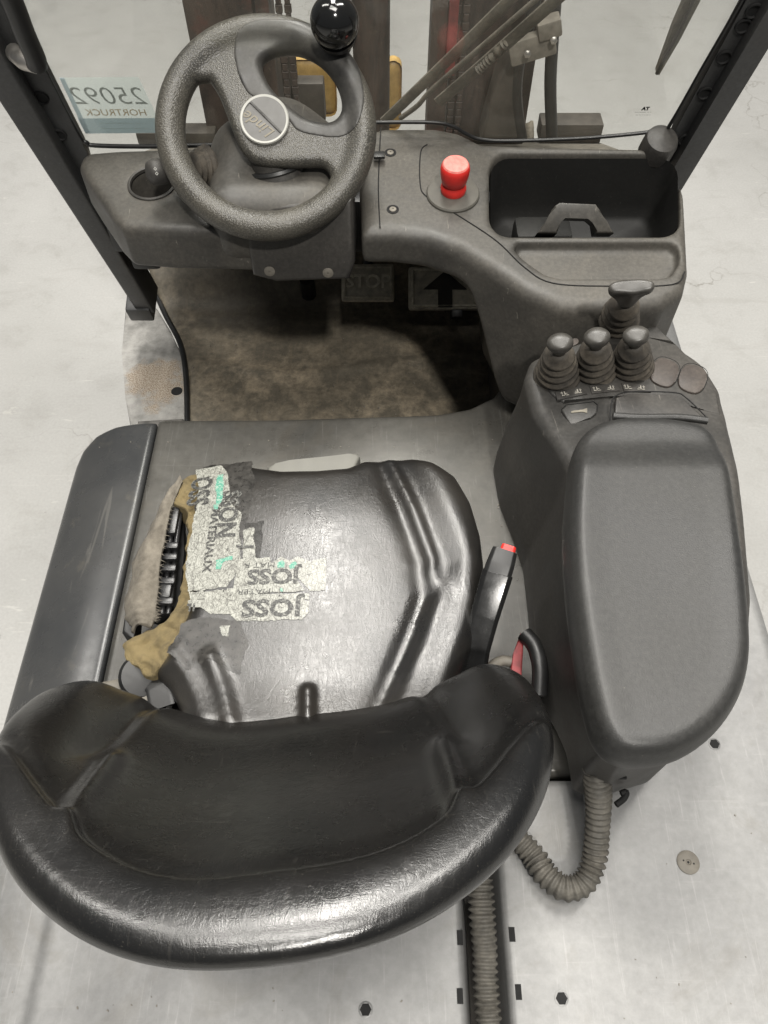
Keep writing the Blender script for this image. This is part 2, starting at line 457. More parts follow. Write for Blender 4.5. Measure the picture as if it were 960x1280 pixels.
# tape
m = NT('cracked_printed_tape')
cr = m.vor(55, 'DISTANCE_TO_EDGE'); sc_ = m.noise(1, 6, .75, co=m.co((230, 120, 80), (0, 0, .6)), dist=2.0)
col = m.mix(m.ramp(sc_, [(.36, 0), (.58, 1)]), (.060, .057, .050), (.35, .353, .315))
col = m.mix(m.ramp(cr, [(0, .8), (.03, 0)]), col, (.05, .048, .042))
m.set(col=col, rough=.36, alpha=m.ramp(m.noise(30, 5, .7, dist=.4), [(.35, 0), (.37, 1)]), normal=m.bump(m.noise(140, 4), .12, .001)); MT['tape'] = m.m
m = NT('worn_black_print')
col = m.mix(m.ramp(m.noise(300, 5, .8), [(.50, 0), (.68, .75)]), (.022, .022, .021), (.40, .40, .36))
m.set(col=col, rough=.5); MT['print'] = m.m
m = NT('worn_green_print')
col = m.mix(m.ramp(m.noise(260, 5, .8), [(.45, 0), (.65, .75)]), (.045, .24, .17), (.45, .48, .42))
m.set(col=col, rough=.5); MT['green'] = m.m
MT['greytape'] = plain('scuffed_clear_tape', (.036, .034, .031), .30, var=.6, sc=90, bump=.3)
# red button, red trim
MT['red'] = plain('red_plastic', (.62, .028, .022), .4, var=.15)
MT['redtop'] = plain('scuffed_red_top', (.72, .20, .17), .5, var=.25, sc=120)
MT['redtrim'] = plain('red_painted_bracket', (.22, .035, .038), .5, var=.4, sc=60)
MT['yellow'] = plain('yellow_paint', (.46, .30, .10), .5, var=.25)
MT['belt'] = plain('dusty_belt_box', (.17, .155, .13), .6, var=.3)
# hose
MT['hose'] = plastic('dusty_hose', (.078, .073, .063), (.155, .143, .121), .85, .6, big=40, scratch=False)
# mast: rusty dirty steel
m = NT('greasy_mast_steel')
st = m.noise(1, 6, .7, co=m.co((26, 26, 5)), dist=.5)
col = m.mix(m.ramp(st, [(.35, 0), (.62, 1)]), (.010, .008, .008), (.055, .038, .030))
col = m.mix(m.ramp(m.noise(60, 5, .75), [(.60, 0), (.72, .6)]), col, (.15, .115, .085))
col = m.mix(m.ramp(m.noise(7, 5, .7), [(.56, 0), (.68, .5)]), col, (.13, .030, .022))
m.set(col=col, rough=.6, normal=m.bump(m.noise(90, 5), .5, .003)); MT['mast'] = m.m
# windscreen: thin glass with a film of dust
m = NT('dusty_windscreen_glass')
t = m.t; t.nodes.remove(m.b)
tr_ = m.n('ShaderNodeBsdfTransparent'); tr_.inputs[0].default_value = (.975, .98, .97, 1)
gl = m.n('ShaderNodeBsdfGlossy'); gl.inputs['Roughness'].default_value = .03
df = m.n('ShaderNodeBsdfDiffuse'); df.inputs[0].default_value = (.52, .48, .40, 1)
lw = m.n('ShaderNodeLayerWeight'); lw.inputs[0].default_value = .5
frs = m.math('ADD', m.math('MULTIPLY', m.math('POWER', lw.outputs['Facing'], 4.0), .5), .03)
mx = m.n('ShaderNodeMixShader'); m.l(frs, mx.inputs[0]); m.l(tr_.outputs[0], mx.inputs[1]); m.l(gl.outputs[0], mx.inputs[2])
mx2 = m.n('ShaderNodeMixShader'); m.l(m.ramp(m.noise(5, 7, .7), [(.3, .03), (.7, .085)]), mx2.inputs[0])
m.l(mx.outputs[0], mx2.inputs[1]); m.l(df.outputs[0], mx2.inputs[2]); m.l(mx2.outputs[0], m.o.inputs[0]); MT['glass'] = m.m
# paper seen from behind
def paper_mat(name, c):
    m = NT(name); m.set(col=c, rough=.8)
    tl = m.n('ShaderNodeBsdfTranslucent'); tl.inputs[0].default_value = (*c, 1)
    mx = m.n('ShaderNodeMixShader'); mx.inputs[0].default_value = .62
    m.l(m.b.outputs[0], mx.inputs[1]); m.l(tl.outputs[0], mx.inputs[2]); m.l(mx.outputs[0], m.o.inputs[0]); return m.m
MT['paper'] = paper_mat('paper_back', (.66, .72, .70))
MT['paper_band'] = paper_mat('blue_paper_band', (.50, .59, .64))
MT['paper_ink'] = paper_mat('ink_showing_through', (.52, .55, .54))
MT['paper_orange'] = paper_mat('orange_ink_showing_through', (.66, .56, .42))

def thing(o, label, cat, kind=None, group=None):
    o['label'] = label; o['category'] = cat
    if kind: o['kind'] = kind
    if group: o['group'] = group

# ================================================================== the place
mk('concrete_floor', [(-30, -30, 0), (30, -30, 0), (30, 30, 0), (-30, 30, 0)], [(0, 1, 2, 3)], MT['concrete'], smooth=False)['kind'] = 'structure'

truck = empty('forklift', loc=(0, 0, 0))
thing(truck, 'grey electric forklift with black vinyl seat, torn along its left bolster', 'forklift')

A = np.array
# ------------------------------------------------------------------ chassis, hood
HZ = 0.88
bm = bmesh.new()
bm_box(bm, mat4((0.0, .18, .50)), 1.10, 1.54, .66, .03)
bm_box(bm, mat4((0.43, 1.35, .60)), .34, .9, .54, .03)
mkbm('chassis', bm, MT['dirtymetal'], truck)

def hood_top(X, Y):
    t = np.clip((-.432 - X)/.165, 0, 1.1)
    roll = .056*t**2.4 + .006*sstep(0, .05, t)
    return HZ - roll
def hood_field(poly, lo, hi, h, r=.016, cuts=None):
    X, Y, Z = grid(lo, hi, h)
    X2, Y2 = X[:, :, 0], Y[:, :, 0]
    X2, Y2 = np.broadcast_arrays(X2, Y2)
    d2 = psd(poly, X2, Y2)
    top = hood_top(X2, Y2)
    if cuts is not None: top = top - cuts(X2, Y2)
    return rmax(d2[:, :, None], np.maximum(Z - top[:, :, None], (HZ-.12) - Z), r)
hood = empty('hood', truck)
side_poly = [(-.598, .302), (-.598, .90), (-.590, .937), (-.562, .962), (-.52, .970), (-.4365, .971), (-.4365, .302)]
front_poly = [(-.4335, .302), (-.4335, .971), (-.2, .973), (.10, .985), (.165, 1.0), (.215, 1.03), (.245, 1.075), (.252, 1.13), (.24, 1.2), (.22, 1.27), (.22, 1.36), (.316, 1.36), (.316, .302)]
lo = (-.63, .28, .74)
F = hood_field(side_poly, lo, (-.41, 1.0, .92), .004, r=.010)
m = NT('dark_glossy_side_paint')
col = m.mix(m.ramp(m.noise(4, 5, .6), [(.35, 0), (.65, 1)]), (.034, .0355, .037), (.056, .056, .055))
scf = m.ramp(m.noise(1, 4, .6, co=m.co((60, 7, 20), (0, 0, .15)), dist=.6), [(.64, 0), (.70, 1)])
col = m.mix(m.math('MULTIPLY', scf, .22), col, (.20, .19, .17))
col = m.mix(m.ramp(m.noise(22, 6, .75), [(.58, 0), (.72, .35)]), col, (.12, .11, .09))
m.set(col=col, metal=.1, rough=m.ramp(m.noise(10, 6, .7), [(.3, .20), (.7, .36)]), normal=m.bump(m.noise(3, 2), .3, .01))
mknets('side_cover', F, lo, .004, m.m, hood)
lo = (-.45, .28, .74)
F = hood_field(front_poly, lo, (.34, 1.40, .92), .0045, r=.010)
mknets('front_cover', F, lo, .0045, MT['hood'], hood)
rear_poly = [(-.598, .298), (-.598, -.45), (.617, -.45), (.617, 1.28), (.60, 1.33), (.56, 1.36), (.32, 1.36), (.32, .298)]
def channel(X, Y):
    c = np.maximum(np.abs(X - .128) - .0165, Y - .23)
    return .075*sstep(.012, -.006, c)
lo = (-.63, -.42, .74)
F = hood_field(rear_poly, lo, (.64, 1.40, .92), .005, cuts=channel)
m = NT('bare_grey_steel')
big = m.noise(3.0, 6, .6, dist=.5); fine = m.noise(90, 4, .7)
col = m.mix(m.ramp(big, [(.35, 0), (.65, 1)]), (.200, .200, .198), (.270, .269, .264))
col = m.mix(1.0, col, m.ramp(fine, [(.3, .9), (.7, 1.08)]), 'MULTIPLY')
dirt = m.ramp(m.noise(5.5, 6, .7, dist=1.5), [(.52, 0), (.72, 1)])
col = m.mix(m.math('MULTIPLY', dirt, .45), col, (.15, .14, .12))
sw = m.ramp(m.noise(1, 5, .65, co=m.co((150, 6, 30), (0, 0, 1.0)), dist=1.5), [(.60, 0), (.66, 1)])
sw2 = m.ramp(m.noise(1, 5, .65, co=m.co((8, 160, 30), (0, 0, .4)), dist=1.2), [(.61, 0), (.68, 1)])
col = m.mix(m.math('MULTIPLY', sw, .14), col, (.50, .49, .48))
col = m.mix(m.math('MULTIPLY', sw2, .08), col, (.48, .47, .46))
m.set(col=col, metal=.3, rough=m.ramp(m.noise(14, 6, .7), [(.3, .40), (.7, .56)]), normal=m.bump(m.noise(3.5, 2), .2, .01)); MT['rear'] = m.m
mknets('rear_cover', F, lo, .005, MT['rear'], hood)
def hexhole(px, py, r):
    p = W1(px, py, HZ)
    lathe('hole_rim', mat4((p[0], p[1], HZ - .002)), [(r*1.28, 0), (r*1.22, .0027), (r*1.02, .0030), (r*.98, .001)], MT['rear'], hood, n=24, cap=False)
    lathe('bolt_hole', mat4((p[0], p[1], HZ - .004)), [(r, 0), (r, .0048)], MT['seam'], hood, n=6)
for px, py, r in ((893, 930, .0072), (457, 1262, .0072), (702, 1248, .0072)): hexhole(px, py, r)
for px, py in ((575, 1172), (575, 1245), (640, 1168), (648, 1240)):
    p = W1(px, py, HZ); box('slot', mat4((p[0], p[1], HZ - .002)), .0075, .0165, .0058, 0, MT['seam'], hood)
p = W1(860, 1078, HZ)
lathe('round_cap', mat4((p[0], p[1], HZ)), [(.0150, -.003), (.0150, .0015), (.0125, .0030), (.004, .0026), (.0025, .0012), (.0008, .0010)], MT['belt'], hood, n=36)
for dx, dy in ((-.0065, .002), (.0065, -.002)):
    lathe('cap_pin_hole', mat4((p[0]+dx, p[1]+dy, HZ + .0022)), [(.0012, 0), (.0012, .0008)], MT['seam'], hood, n=10)
p = W1(860, 1078, HZ); lathe('cap_pin_hole', mat4((p[0], p[1], HZ + .0006)), [(.0016, 0), (.0016, .0008)], MT['seam'], hood, n=10)

# ------------------------------------------------------------------ footwell
foot = empty('footwell', truck)
FZ = .60
mat_poly = np.concatenate([W(A([(170, 300), (188, 350), (206, 392), (226, 432), (233, 480), (234, 560)]), FZ)[:, :2], [(.40, 1.1), (.40, 2.0), (-.60, 2.0)]])
xs = np.arange(-.66, .42, .01); ys = np.arange(.95, 2.02, .01)
X2, Y2 = np.meshgrid(xs, ys, indexing='ij')
def mat_z(X, Y):
    z = FZ + .62*np.maximum(Y - 1.60, 0)**1.0*sstep(1.56, 1.68, Y)
    z = z + .004*np.exp(-((Y - 1.40 - .03*np.sin(X*7))/.008)**2) + .003*np.exp(-((Y - 1.385 - .03*np.sin(X*7))/.010)**2)
    z = z + .0035*np.exp(-((Y - 1.545 + .05*X)/.010)**2)
    z = z + .05*sstep(.30, .40, X) + .003*np.sin(X*21 + Y*9)*np.sin(Y*17)
    return z
lo = (-.66, .95, .55)
X, Y, Z = grid(lo, (.42, 2.02, .98), .008)
XX, YY = np.broadcast_arrays(X[:, :, 0], Y[:, :, 0])
d2 = psd(mat_poly, XX, YY); zt = mat_z(XX, YY)
F = rmax(d2[:, :, None], np.maximum(Z - zt[:, :, None], zt[:, :, None] - .022 - Z), .006)
mknets('floor_mat', F, lo, .008, MT['mat'], foot)
edge = smooth_path(W(A([(184, 342), (206, 392), (226, 432), (233, 480), (234, 560)]), FZ + .004), 40)
tube('mat_edge', edge, .007, MT['black'], foot, n=10)
box('floor_plate', mat4((-.02, 1.45, FZ - .045)), .98, 1.2, .04, 0, MT['dirtymetal'], foot)
box('side_wall', mat4((.40, 1.35, .74)), .02, .85, .27, 0, MT['belt'], foot)
box('bulkhead', mat4((.0, 2.0, .68)), 1.1, .02, .3, 0, MT['black'], foot)
box('front_cowl', mat4((0, 1.705, .972), (0, .435, .90)), 1.14, .68, .012, 0, MT['belt'], foot)
# step at the left
step = empty('step', truck)
sp = W(A([(158, 372), (196, 385), (214, 415), (228, 445), (233, 480), (234, 560), (168, 560), (157, 500), (152, 440)]), FZ - .012)
m = NT('step_steel')
dn = m.n('ShaderNodeVectorMath', operation='DISTANCE'); m.l(m.tc.outputs['Object'], dn.inputs[0])
dn.inputs[1].default_value = tuple(W1(198, 476, FZ - .012))
reg = m.math('ADD', dn.outputs['Value'], m.math('MULTIPLY', m.math('SUBTRACT', m.noise(14, 6, .7), .5), .22))
fac = m.ramp(reg, [(.055, 1), (.085, 0)])
spk = m.ramp(m.noise(330, 3, .7), [(.40, 0), (.58, 1)])
rust = m.mix(spk, (.16, .105, .062), (.40, .36, .30))
base = m.mix(m.ramp(m.noise(30, 5, .7), [(.35, 0), (.65, 1)]), (.24, .235, .22), (.40, .39, .37))
m.set(col=m.mix(fac, base, rust), rough=.5, metal=m.math('MULTIPLY', m.math('SUBTRACT', 1, fac), .4), normal=m.bump(m.noise(240, 4), .3, .001))
prism('step_plate', sp, .03, m.m, step, .004)
q = W1(221, 489, FZ - .012); lathe('hole', mat4((q[0], q[1], FZ - .0128)), [(.014, 0), (.014, .0012)], MT['seam'], step, n=24)
q = W(A([(172, 526), (229, 523), (229, 560), (172, 560)]), FZ + .01); prism('hinge_plate', q, .02, MT['steel'], step, .003)
for px, py, r in ((184, 532, .005), (201, 531, .006), (221, 530, .004)):
    q = W1(px, py, FZ + .01); lathe('hinge_hole', mat4((q[0], q[1], FZ + .0095)), [(r, 0), (r, .001)], MT['seam'], step, n=16)

# pedals
ped = empty('brake_pedal', truck)
def pedal_frame(px, py, z, tilt):
    p = W1(px, py, z); nn = (0, -math.sin(tilt), math.cos(tilt)); return mat4(p, nn, (1, 0, 0))
M = pedal_frame(460, 354, .70, math.radians(35))
MT['pedal'] = plain('dusty_pedal_rubber', (.42, .385, .31), .65, var=.35, sc=60, bump=.2)
box('pad', M, .135, .095, .020, .008, MT['pedal'], ped)
bm = bmesh.new()
for sx, sy, dx, dy in ((.118, .006, 0, .038), (.118, .006, 0, -.038), (.006, .076, .059, 0), (.006, .076, -.059, 0)):
    bm_box(bm, M @ Matrix.Translation((dx, dy, .011)), sx, sy, .005, .0015)
mkbm('raised_border', bm, MT['pedal'], ped)
MT['horn'] = plain('worn_horn_mark', (.16, .145, .115), .6, var=.3, sc=70)
MT['pedal_txt'] = plain('worn_pedal_rubber', (.58, .54, .44), .6, var=.3, sc=70)
text('lettering', 'STOP', .047, M @ Matrix.Translation((0, 0, .0115)), MT['pedal_txt'], ped, depth=.0018, bold=.0010)
tube('arm', [M @ Vector((0, .03, -.01)), M @ Vector((0, .16, .02)), M @ Vector((0, .3, .1))], .012, MT['black'], ped)
acc = empty('accelerator_pedal', truck)
M = pedal_frame(556, 361, .70, math.radians(32))
box('pad', M, .185, .11, .018, .008, MT['pedal'], acc)
bm = bmesh.new()
arrow = [(-.018, -.05), (.018, -.05), (.018, -.005), (.055, -.005), (0, .042), (-.055, -.005), (-.018, -.005)]
a = [bm.verts.new(M @ Vector((x, y, .0092))) for x, y in arrow]; b = [bm.verts.new(M @ Vector((x, y, .0125))) for x, y in arrow]
bm.faces.new(b); bm.faces.new(a[::-1])
for k in range(7): bm.faces.new((a[k], a[(k+1) % 7], b[(k+1) % 7], b[k]))
mkbm('arrow_mark', bm, plain('dark_worn_rubber', (.036, .032, .026), .85, var=.4), acc, smooth=False)
bm = bmesh.new()
for sx, sy, dx, dy in ((.16, .005, 0, .046), (.16, .005, 0, -.046), (.005, .09, .082, 0), (.005, .09, -.082, 0)):
    bm_box(bm, M @ Matrix.Translation((dx, dy, .010)), sx, sy, .005, .0015)
mkbm('raised_border', bm, MT['pedal_txt'], acc)
box('hinge', M @ Matrix.Translation((.03, -.06, -.01)), .03, .03, .03, .004, MT['black'], acc)
q = W1(385, 357, .66); tube('floor_switch', [q + A((0, 0, -.03)), q + A((0, -.01, .03))], .02, MT['black'], foot)

# ------------------------------------------------------------------ dashboard
DN, DD = (0, -.12, 1.0), 1.0587
def D_(pts): return on(A(pts, float), DN, DD)
def dz(Y): return DD + .12*Y
dash = empty('dashboard', truck)
def dash_field(poly, lo, hi, h, thick, r, cut=None, hump=None):
    X, Y, Z = grid(lo, hi, h)
    XX, YY = np.broadcast_arrays(X[:, :, 0], Y[:, :, 0])
    d2 = psd(poly, XX, YY); top = dz(YY)
    if hump is not None: top = top + hump(XX, YY)
    bot = top - thick(XX, YY)
    F = rmax(d2[:, :, None], np.maximum(Z - top[:, :, None], bot[:, :, None] - Z), r)
    if cut is not None:
        for cd, depth, k in cut(XX, YY):
            F = smax(F, -rmax(cd[:, :, None], (top - depth)[:, :, None] - Z, .008), k)
    return F
def rrect(x0, y0, x1, y1, r, n=5):
    out = []
    for cx, cy, a0 in ((x1-r, y1-r, 0), (x0+r, y1-r, 90), (x0+r, y0+r, 180), (x1-r, y0+r, 270)):
        for k in range(n+1):
            a = math.radians(a0 + 90*k/n); out.append((cx + r*math.cos(a), cy + r*math.sin(a)))
    return out
# right half with tray and bin
poly = D_([(452, 291), (449, 230), (452, 165), (478, 156), (545, 156), (575, 162), (603, 176), (700, 179), (800, 181), (836, 187), (852, 205), (858, 240), (863, 335), (857, 362), (832, 378), (760, 386), (700, 382), (655, 363), (610, 333), (570, 309), (530, 296), (490, 291)])
bin_px = rrect(613, 190, 851, 293, 24); bin_w = D_(bin_px)
tray_px = [(648, 302), (838, 302), (848, 308), (849, 326), (838, 343), (820, 346), (700, 346), (682, 341), (655, 322), (644, 310)]
tray_w = D_(tray_px)
def cut(XX, YY):
    return [(psd(bin_w, XX, YY) - .001, .155, .009), (psd(tray_w, XX, YY) - .001, .020, .007)]
def thick(XX, YY): return .070 + .20*sstep(.13, .25, XX + .25*(1.05-YY))
lo = (-.08, .88, .86)
F = dash_field(poly, lo, (.60, 1.40, 1.26), .0042, thick, .020, cut)
mknets('right_panel', F, lo, .0042, MT['dash'], dash)
# bin liner
def ring_at(w, dzv, shrink):
    c = w.mean(0); q = c + (w - c)*shrink; q[:, 2] += dzv; return q
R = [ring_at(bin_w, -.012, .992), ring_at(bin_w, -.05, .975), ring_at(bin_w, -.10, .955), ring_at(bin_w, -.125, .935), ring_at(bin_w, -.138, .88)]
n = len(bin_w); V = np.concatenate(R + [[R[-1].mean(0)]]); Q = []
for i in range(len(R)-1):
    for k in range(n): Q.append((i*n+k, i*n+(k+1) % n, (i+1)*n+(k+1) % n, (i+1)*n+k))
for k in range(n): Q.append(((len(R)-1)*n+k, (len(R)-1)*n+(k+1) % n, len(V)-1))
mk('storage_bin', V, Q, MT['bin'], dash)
# arch-shaped holder standing in the bin
arch_px = [(672, 291), (688, 270), (694, 257), (700, 253), (745, 255), (750, 262), (757, 278), (768, 291)]
hol_px = [(697, 291), (699, 277), (706, 270), (736, 271), (743, 277), (745, 291)]
lo_n = (0, -1, .55); pd = D_([(720, 291)])[0] @ A(lo_n) + .004
aw = on(A(arch_px, float), lo_n, pd); hw = on(A(hol_px, float), lo_n, pd)
outer = np.concatenate([aw, hw[::-1]])
aw2 = aw.copy(); 
prism('bin_divider', outer, .030, MT['dash'], dash, .003, direction=(0, .7, -.8))
box('bin_divider_floor', mat4(D_([(690, 284)])[0] + A((-.005, .04, -.075))), .10, .06, .1, .012, MT['bin'], dash)
# bezel seam lines
def seam(name, pts, parent, mat, r=.0012, n=60, lift=0.0006, plane=None):
    w = smooth_path(D_(pts) if plane is None else on(A(pts, float), *plane), n); w[:, 2] += lift
    return tube(name, w, r, mat, parent, n=6)
seam('bezel_line', [(534, 181), (526, 190), (525, 228), (533, 246), (570, 268), (620, 301), (655, 334), (690, 354), (760, 358), (840, 356), (856, 340)], dash, MT['seam'], .0011)
seam('panel_seam', [(476, 160), (474, 200), (473, 240), (475, 285)], dash, MT['seam'], .0011)
for px, py in ((488, 191), (491, 262)):
    q = D_([(px, py)])[0]; M = mat4(q, DN)
    lathe('screw_cup', M, [(.0105, -.002), (.0105, .0010), (.0085, .0010), (.0075, .0002)], MT['seam'], dash, n=24)
    lathe('screw', M, [(.0060, -.001), (.0060, .0014), (.0045, .0022), (.0018, .0022), (.0016, .0008)], MT['belt'], dash, n=20)
box('small_tab', mat4(D_([(474, 202)])[0] + A((0, 0, .012)), (0, -.1, 1), (1, .05, 0)), .020, .016, .006, .002, MT['black'], dash)
q = D_([(822, 178)])[0]
lathe('corner_cap', mat4(q + A((0, 0, -.02)), (.05, -.35, .9)), [(.031, 0), (.031, .030), (.028, .038), (.020, .042), (.001, .043)], MT['dash_dark'], dash, n=32)
# raised cowl behind the wheel, against the glass
# left half with round cup holder
poly = D_([(97, 206), (101, 194), (112, 188), (150, 185), (250, 182), (322, 178), (322, 289), (200, 286), (152, 282), (138, 268), (112, 230)])
cup = D_([(190, 229)])[0]; cr = .0385
def cutl(XX, YY): return [(np.sqrt((XX-cup[0])**2 + (YY-cup[1])**2) - cr, .068, .006)]
lo = (-.66, 1.02, 1.04)
F = dash_field(poly, lo, (-.18, 1.40, 1.27), .0040, lambda X, Y: .088 + 0*X, .014, cutl)
mknets('left_panel', F, lo, .0040, MT['dash'], dash)
tor = []
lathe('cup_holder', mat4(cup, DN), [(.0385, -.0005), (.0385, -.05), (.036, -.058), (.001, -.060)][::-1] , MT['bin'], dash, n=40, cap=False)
lathe('cup_holder_ring', mat4(cup, DN), [(.0375, -.003), (.0380, .0018), (.0400, .0030), (.0425, .0015), (.0430, -.003)], MT['console'], dash, n=48, cap=False)
box('left_bracket', mat4((-.50, 1.36, 1.02), (0, 0, 1)), .06, .06, .16, .01, MT['black'], dash)
# lower beam carrying the dashboard
box('cross_beam', mat4((0, 1.36, 1.04)), 1.12, .05, .12, .01, MT['black'], dash)

# ------------------------------------------------------------------ steering column
col_ = empty('steering_column', truck)
lo = (-.36, 1.02, 1.06)
X, Y, Z = grid(lo, (-.02, 1.40, 1.36), .004)
def sbox(c, hf, r):
    qx, qy, qz = np.abs(X-c[0])-hf[0]+r, np.abs(Y-c[1])-hf[1]+r, np.abs(Z-c[2])-hf[2]+r
    return np.minimum(np.maximum(qx, np.maximum(qy, qz)), 0) + np.sqrt(np.maximum(qx, 0)**2+np.maximum(qy, 0)**2+np.maximum(qz, 0)**2) - r
def caps(a, b, ra, rb):
    a, b = A(a), A(b); d = b-a
    t = np.clip(((X-a[0])*d[0]+(Y-a[1])*d[1]+(Z-a[2])*d[2])/(d@d), 0, 1)
    return np.sqrt((X-a[0]-d[0]*t)**2+(Y-a[1]-d[1]*t)**2+(Z-a[2]-d[2]*t)**2) - (ra+(rb-ra)*t)
f1 = sbox((-.185, 1.235, 1.185), (.115, .125, .070), .045)
f2 = caps((-.215, 1.29, 1.20), (-.185, 1.33, 1.22), .085, .075)
F = smin(f1, f2, .05)
mknets('upper_shroud', F, lo, .004, MT['dash'], col_)
# dark lower cover with two screws
pts = on(A([(300, 262), (440, 250), (444, 330), (437, 351), (345, 354), (316, 346)], float), (0, -1, .12), -1.105 + .12*1.15)
prism('lower_cover', pts, .10, MT['dash_dark'], col_, .010, direction=(0, 1, -.05))
for px, py in ((337, 339), (410, 341)):
    q = on(A([(px, py)], float), (0, -1, .12), -1.105 + .12*1.15)[0]
    lathe('screw', mat4(q, (0, -1, .12)), [(.0095, -.001), (.0095, .001), (.006, .002), (.002, .002), (.002, .0008)], MT['belt'], col_, n=20)

# ------------------------------------------------------------------ steering wheel
wheel = empty('steering_wheel', truck)
WC = CAMP + _ray(A([[333.0, 161.0]]))[0]*1.25
WN = Vector((.03, -.60, .80)).normalized()
e1, e2, e3 = frame(WN, (1, 0, 0))
E = A([e1, e2, e3])
def L_(pts):  # pixels -> wheel plane coordinates
    q = on(A(pts, float), A(WN), float(A(WN) @ WC)) - WC
    return np.stack([q @ E[0], q @ E[1]], 1)
RO = .1795
def c2p(pts): return [(x/3+180, y/3) for x, y in pts]
holeA = smooth_path(L_(c2p([(440, 245), (480, 208), (545, 195), (610, 203), (675, 232), (722, 282), (745, 345), (746, 410), (722, 452), (680, 465), (620, 455), (570, 425), (510, 375), (462, 315)])), 56, True)
inner_edge = L_([(262, 101), (273, 118), (284, 145), (294, 172), (306, 194), (325, 206), (350, 209), (385, 208), (405, 209), (414, 221)])
Rin = RO - .046
aa = [math.atan2(inner_edge[-1][1], inner_edge[-1][0]), math.atan2(inner_edge[0][1], inner_edge[0][0])]
a0, a1 = aa[0], aa[1]
while a1 > a0: a1 -= 2*math.pi
arc = [(Rin*math.cos(t), Rin*math.sin(t)) for t in np.linspace(a0, a1, 30)]
holeB = np.concatenate([smooth_path(inner_edge, 40), arc[1:-1]])
lo = (-.19, -.19, -.034)
h = .0020
X, Y, Z = grid(lo, (.19, .19, .034), h)
XX, YY = np.broadcast_arrays(X[:, :, 0], Y[:, :, 0])
rr = np.sqrt(XX**2 + YY**2)
dA, dB = psd(holeA, XX, YY), psd(holeB, XX, YY)
web2 = np.maximum(np.maximum(rr - (RO-.02), -dA), -dB)
web = rmax(web2[:, :, None], np.abs(Z + .004) - .015, .013)
rim = np.sqrt((rr[:, :, None] - (RO-.0215))**2 + Z**2) - .0215
hubd = np.sqrt(XX**2 + YY**2)
F = smin(web, rim, .012)
V, Q = nets(F, lo, h, 2)
Mw = A([e1, e2, e3]).T
def to_world(V): return V @ Mw.T + WC
mk('rim', to_world(V), Q, MT['wheel'], wheel)
ins_out = smooth_path(L_(c2p([(343, 225), (346, 170), (375, 128), (435, 104), (530, 100), (625, 106), (700, 130), (765, 180), (803, 260), (825, 370), (818, 445), (790, 500), (730, 526), (650, 520), (580, 502), (545, 462), (505, 405), (450, 380), (400, 368), (362, 305)])), 80, True)
dO = psd(ins_out, XX, YY)
F = smax(F - .0016, dO[:, :, None] + 0*Z, .0015)
V, Q = nets(F, lo, h, 2)
mk('grip_insert', to_world(V), Q, MT['insert'], wheel)
hc = L_([(332, 155)])[0]
def wm(x, y, z, zax=None): return mat4(Vector(WC) + e1*x + e2*y + e3*z, WN, e1)
lathe('hub_ring', wm(hc[0], hc[1], 0), [(.0395, .005), (.0395, .0165), (.0380, .0185), (.0350, .0180), (.0340, .0150)], MT['white'], wheel, n=64, cap=False)
MT['cap'] = plain('hub_cap_plastic', (.070, .068, .064), .38, .1, .12, 30, .03)
# hub cap: two halves with a slanted step
bm = bmesh.new()
Mh = wm(hc[0], hc[1], 0)
N = 44
def cap_half(sign, z):
    ang = math.radians(-44)
    pts = []
    for k in range(N+1):
        t = ang + (0 if sign > 0 else math.pi) + math.pi*k/N
        pts.append((.0352*math.cos(t), .0352*math.sin(t)))
    off = (.006*math.cos(ang+math.pi/2), .006*math.sin(ang+math.pi/2))
    pts = [(x+off[0]*(1 if k in (0, N) else 0), y+off[1]*(1 if k in (0, N) else 0)) for k, (x, y) in enumerate(pts)]
    top = [bm.verts.new(Mh @ Vector((x, y, z))) for x, y in pts]; bot = [bm.verts.new(Mh @ Vector((x, y, .004))) for x, y in pts]
    bm.faces.new(top); 
    for k in range(len(top)): bm.faces.new((top[k], bot[k], bot[(k+1) % len(top)], top[(k+1) % len(top)]))
cap_half(1, .0178); cap_half(-1, .0155)
mkbm('hub_cap', bm, MT['cap'], wheel, smooth=False)
MT['emblem'] = plain('embossed_emblem', (.12, .105, .075), .40, .2, .2, 90, .05)
Mt = wm(hc[0]-.009, hc[1]-.008, .0155) @ Matrix.Rotation(math.radians(-36+180), 4, 'Z')
text('emblem', 'Linde', .0255, Mt, MT['emblem'], wheel, depth=.0007, bold=.0002, shear=.35)
# spinner knob
kp = L_([(424, 62)])[0]
base = Vector(WC) + e1*float(kp[0]) + e2*float(kp[1])
r_ = _ray(A([[418.0, 27.0]]))[0]
tip = base + WN*.066
Dk = float((A(tip) - CAMP) @ A((0, ST, -CT)))
kc = Vector(CAMP + r_*Dk)
kax = (kc - base).normalized()
KR = 30.5/960*Dk
prof = [(KR*math.sin(t), -KR*math.cos(t)) for t in np.linspace(.35, math.pi-.02, 26)]
lathe('spinner_knob', mat4(kc, kax), prof, MT['ball'], wheel, n=48, auto=80)
lathe('knob_collar', mat4(kc, kax), [(KR*.72, -KR*1.02), (KR*.80, -KR*.95), (KR*.86, -KR*.78), (KR*.90, -KR*.60)], MT['black'], wheel, n=40)
lathe('knob_stem', mat4(base, kax), [(.020, .005), (.016, .022), (.013, (kc-base).length - KR*.9)], MT['black'], wheel, n=24)
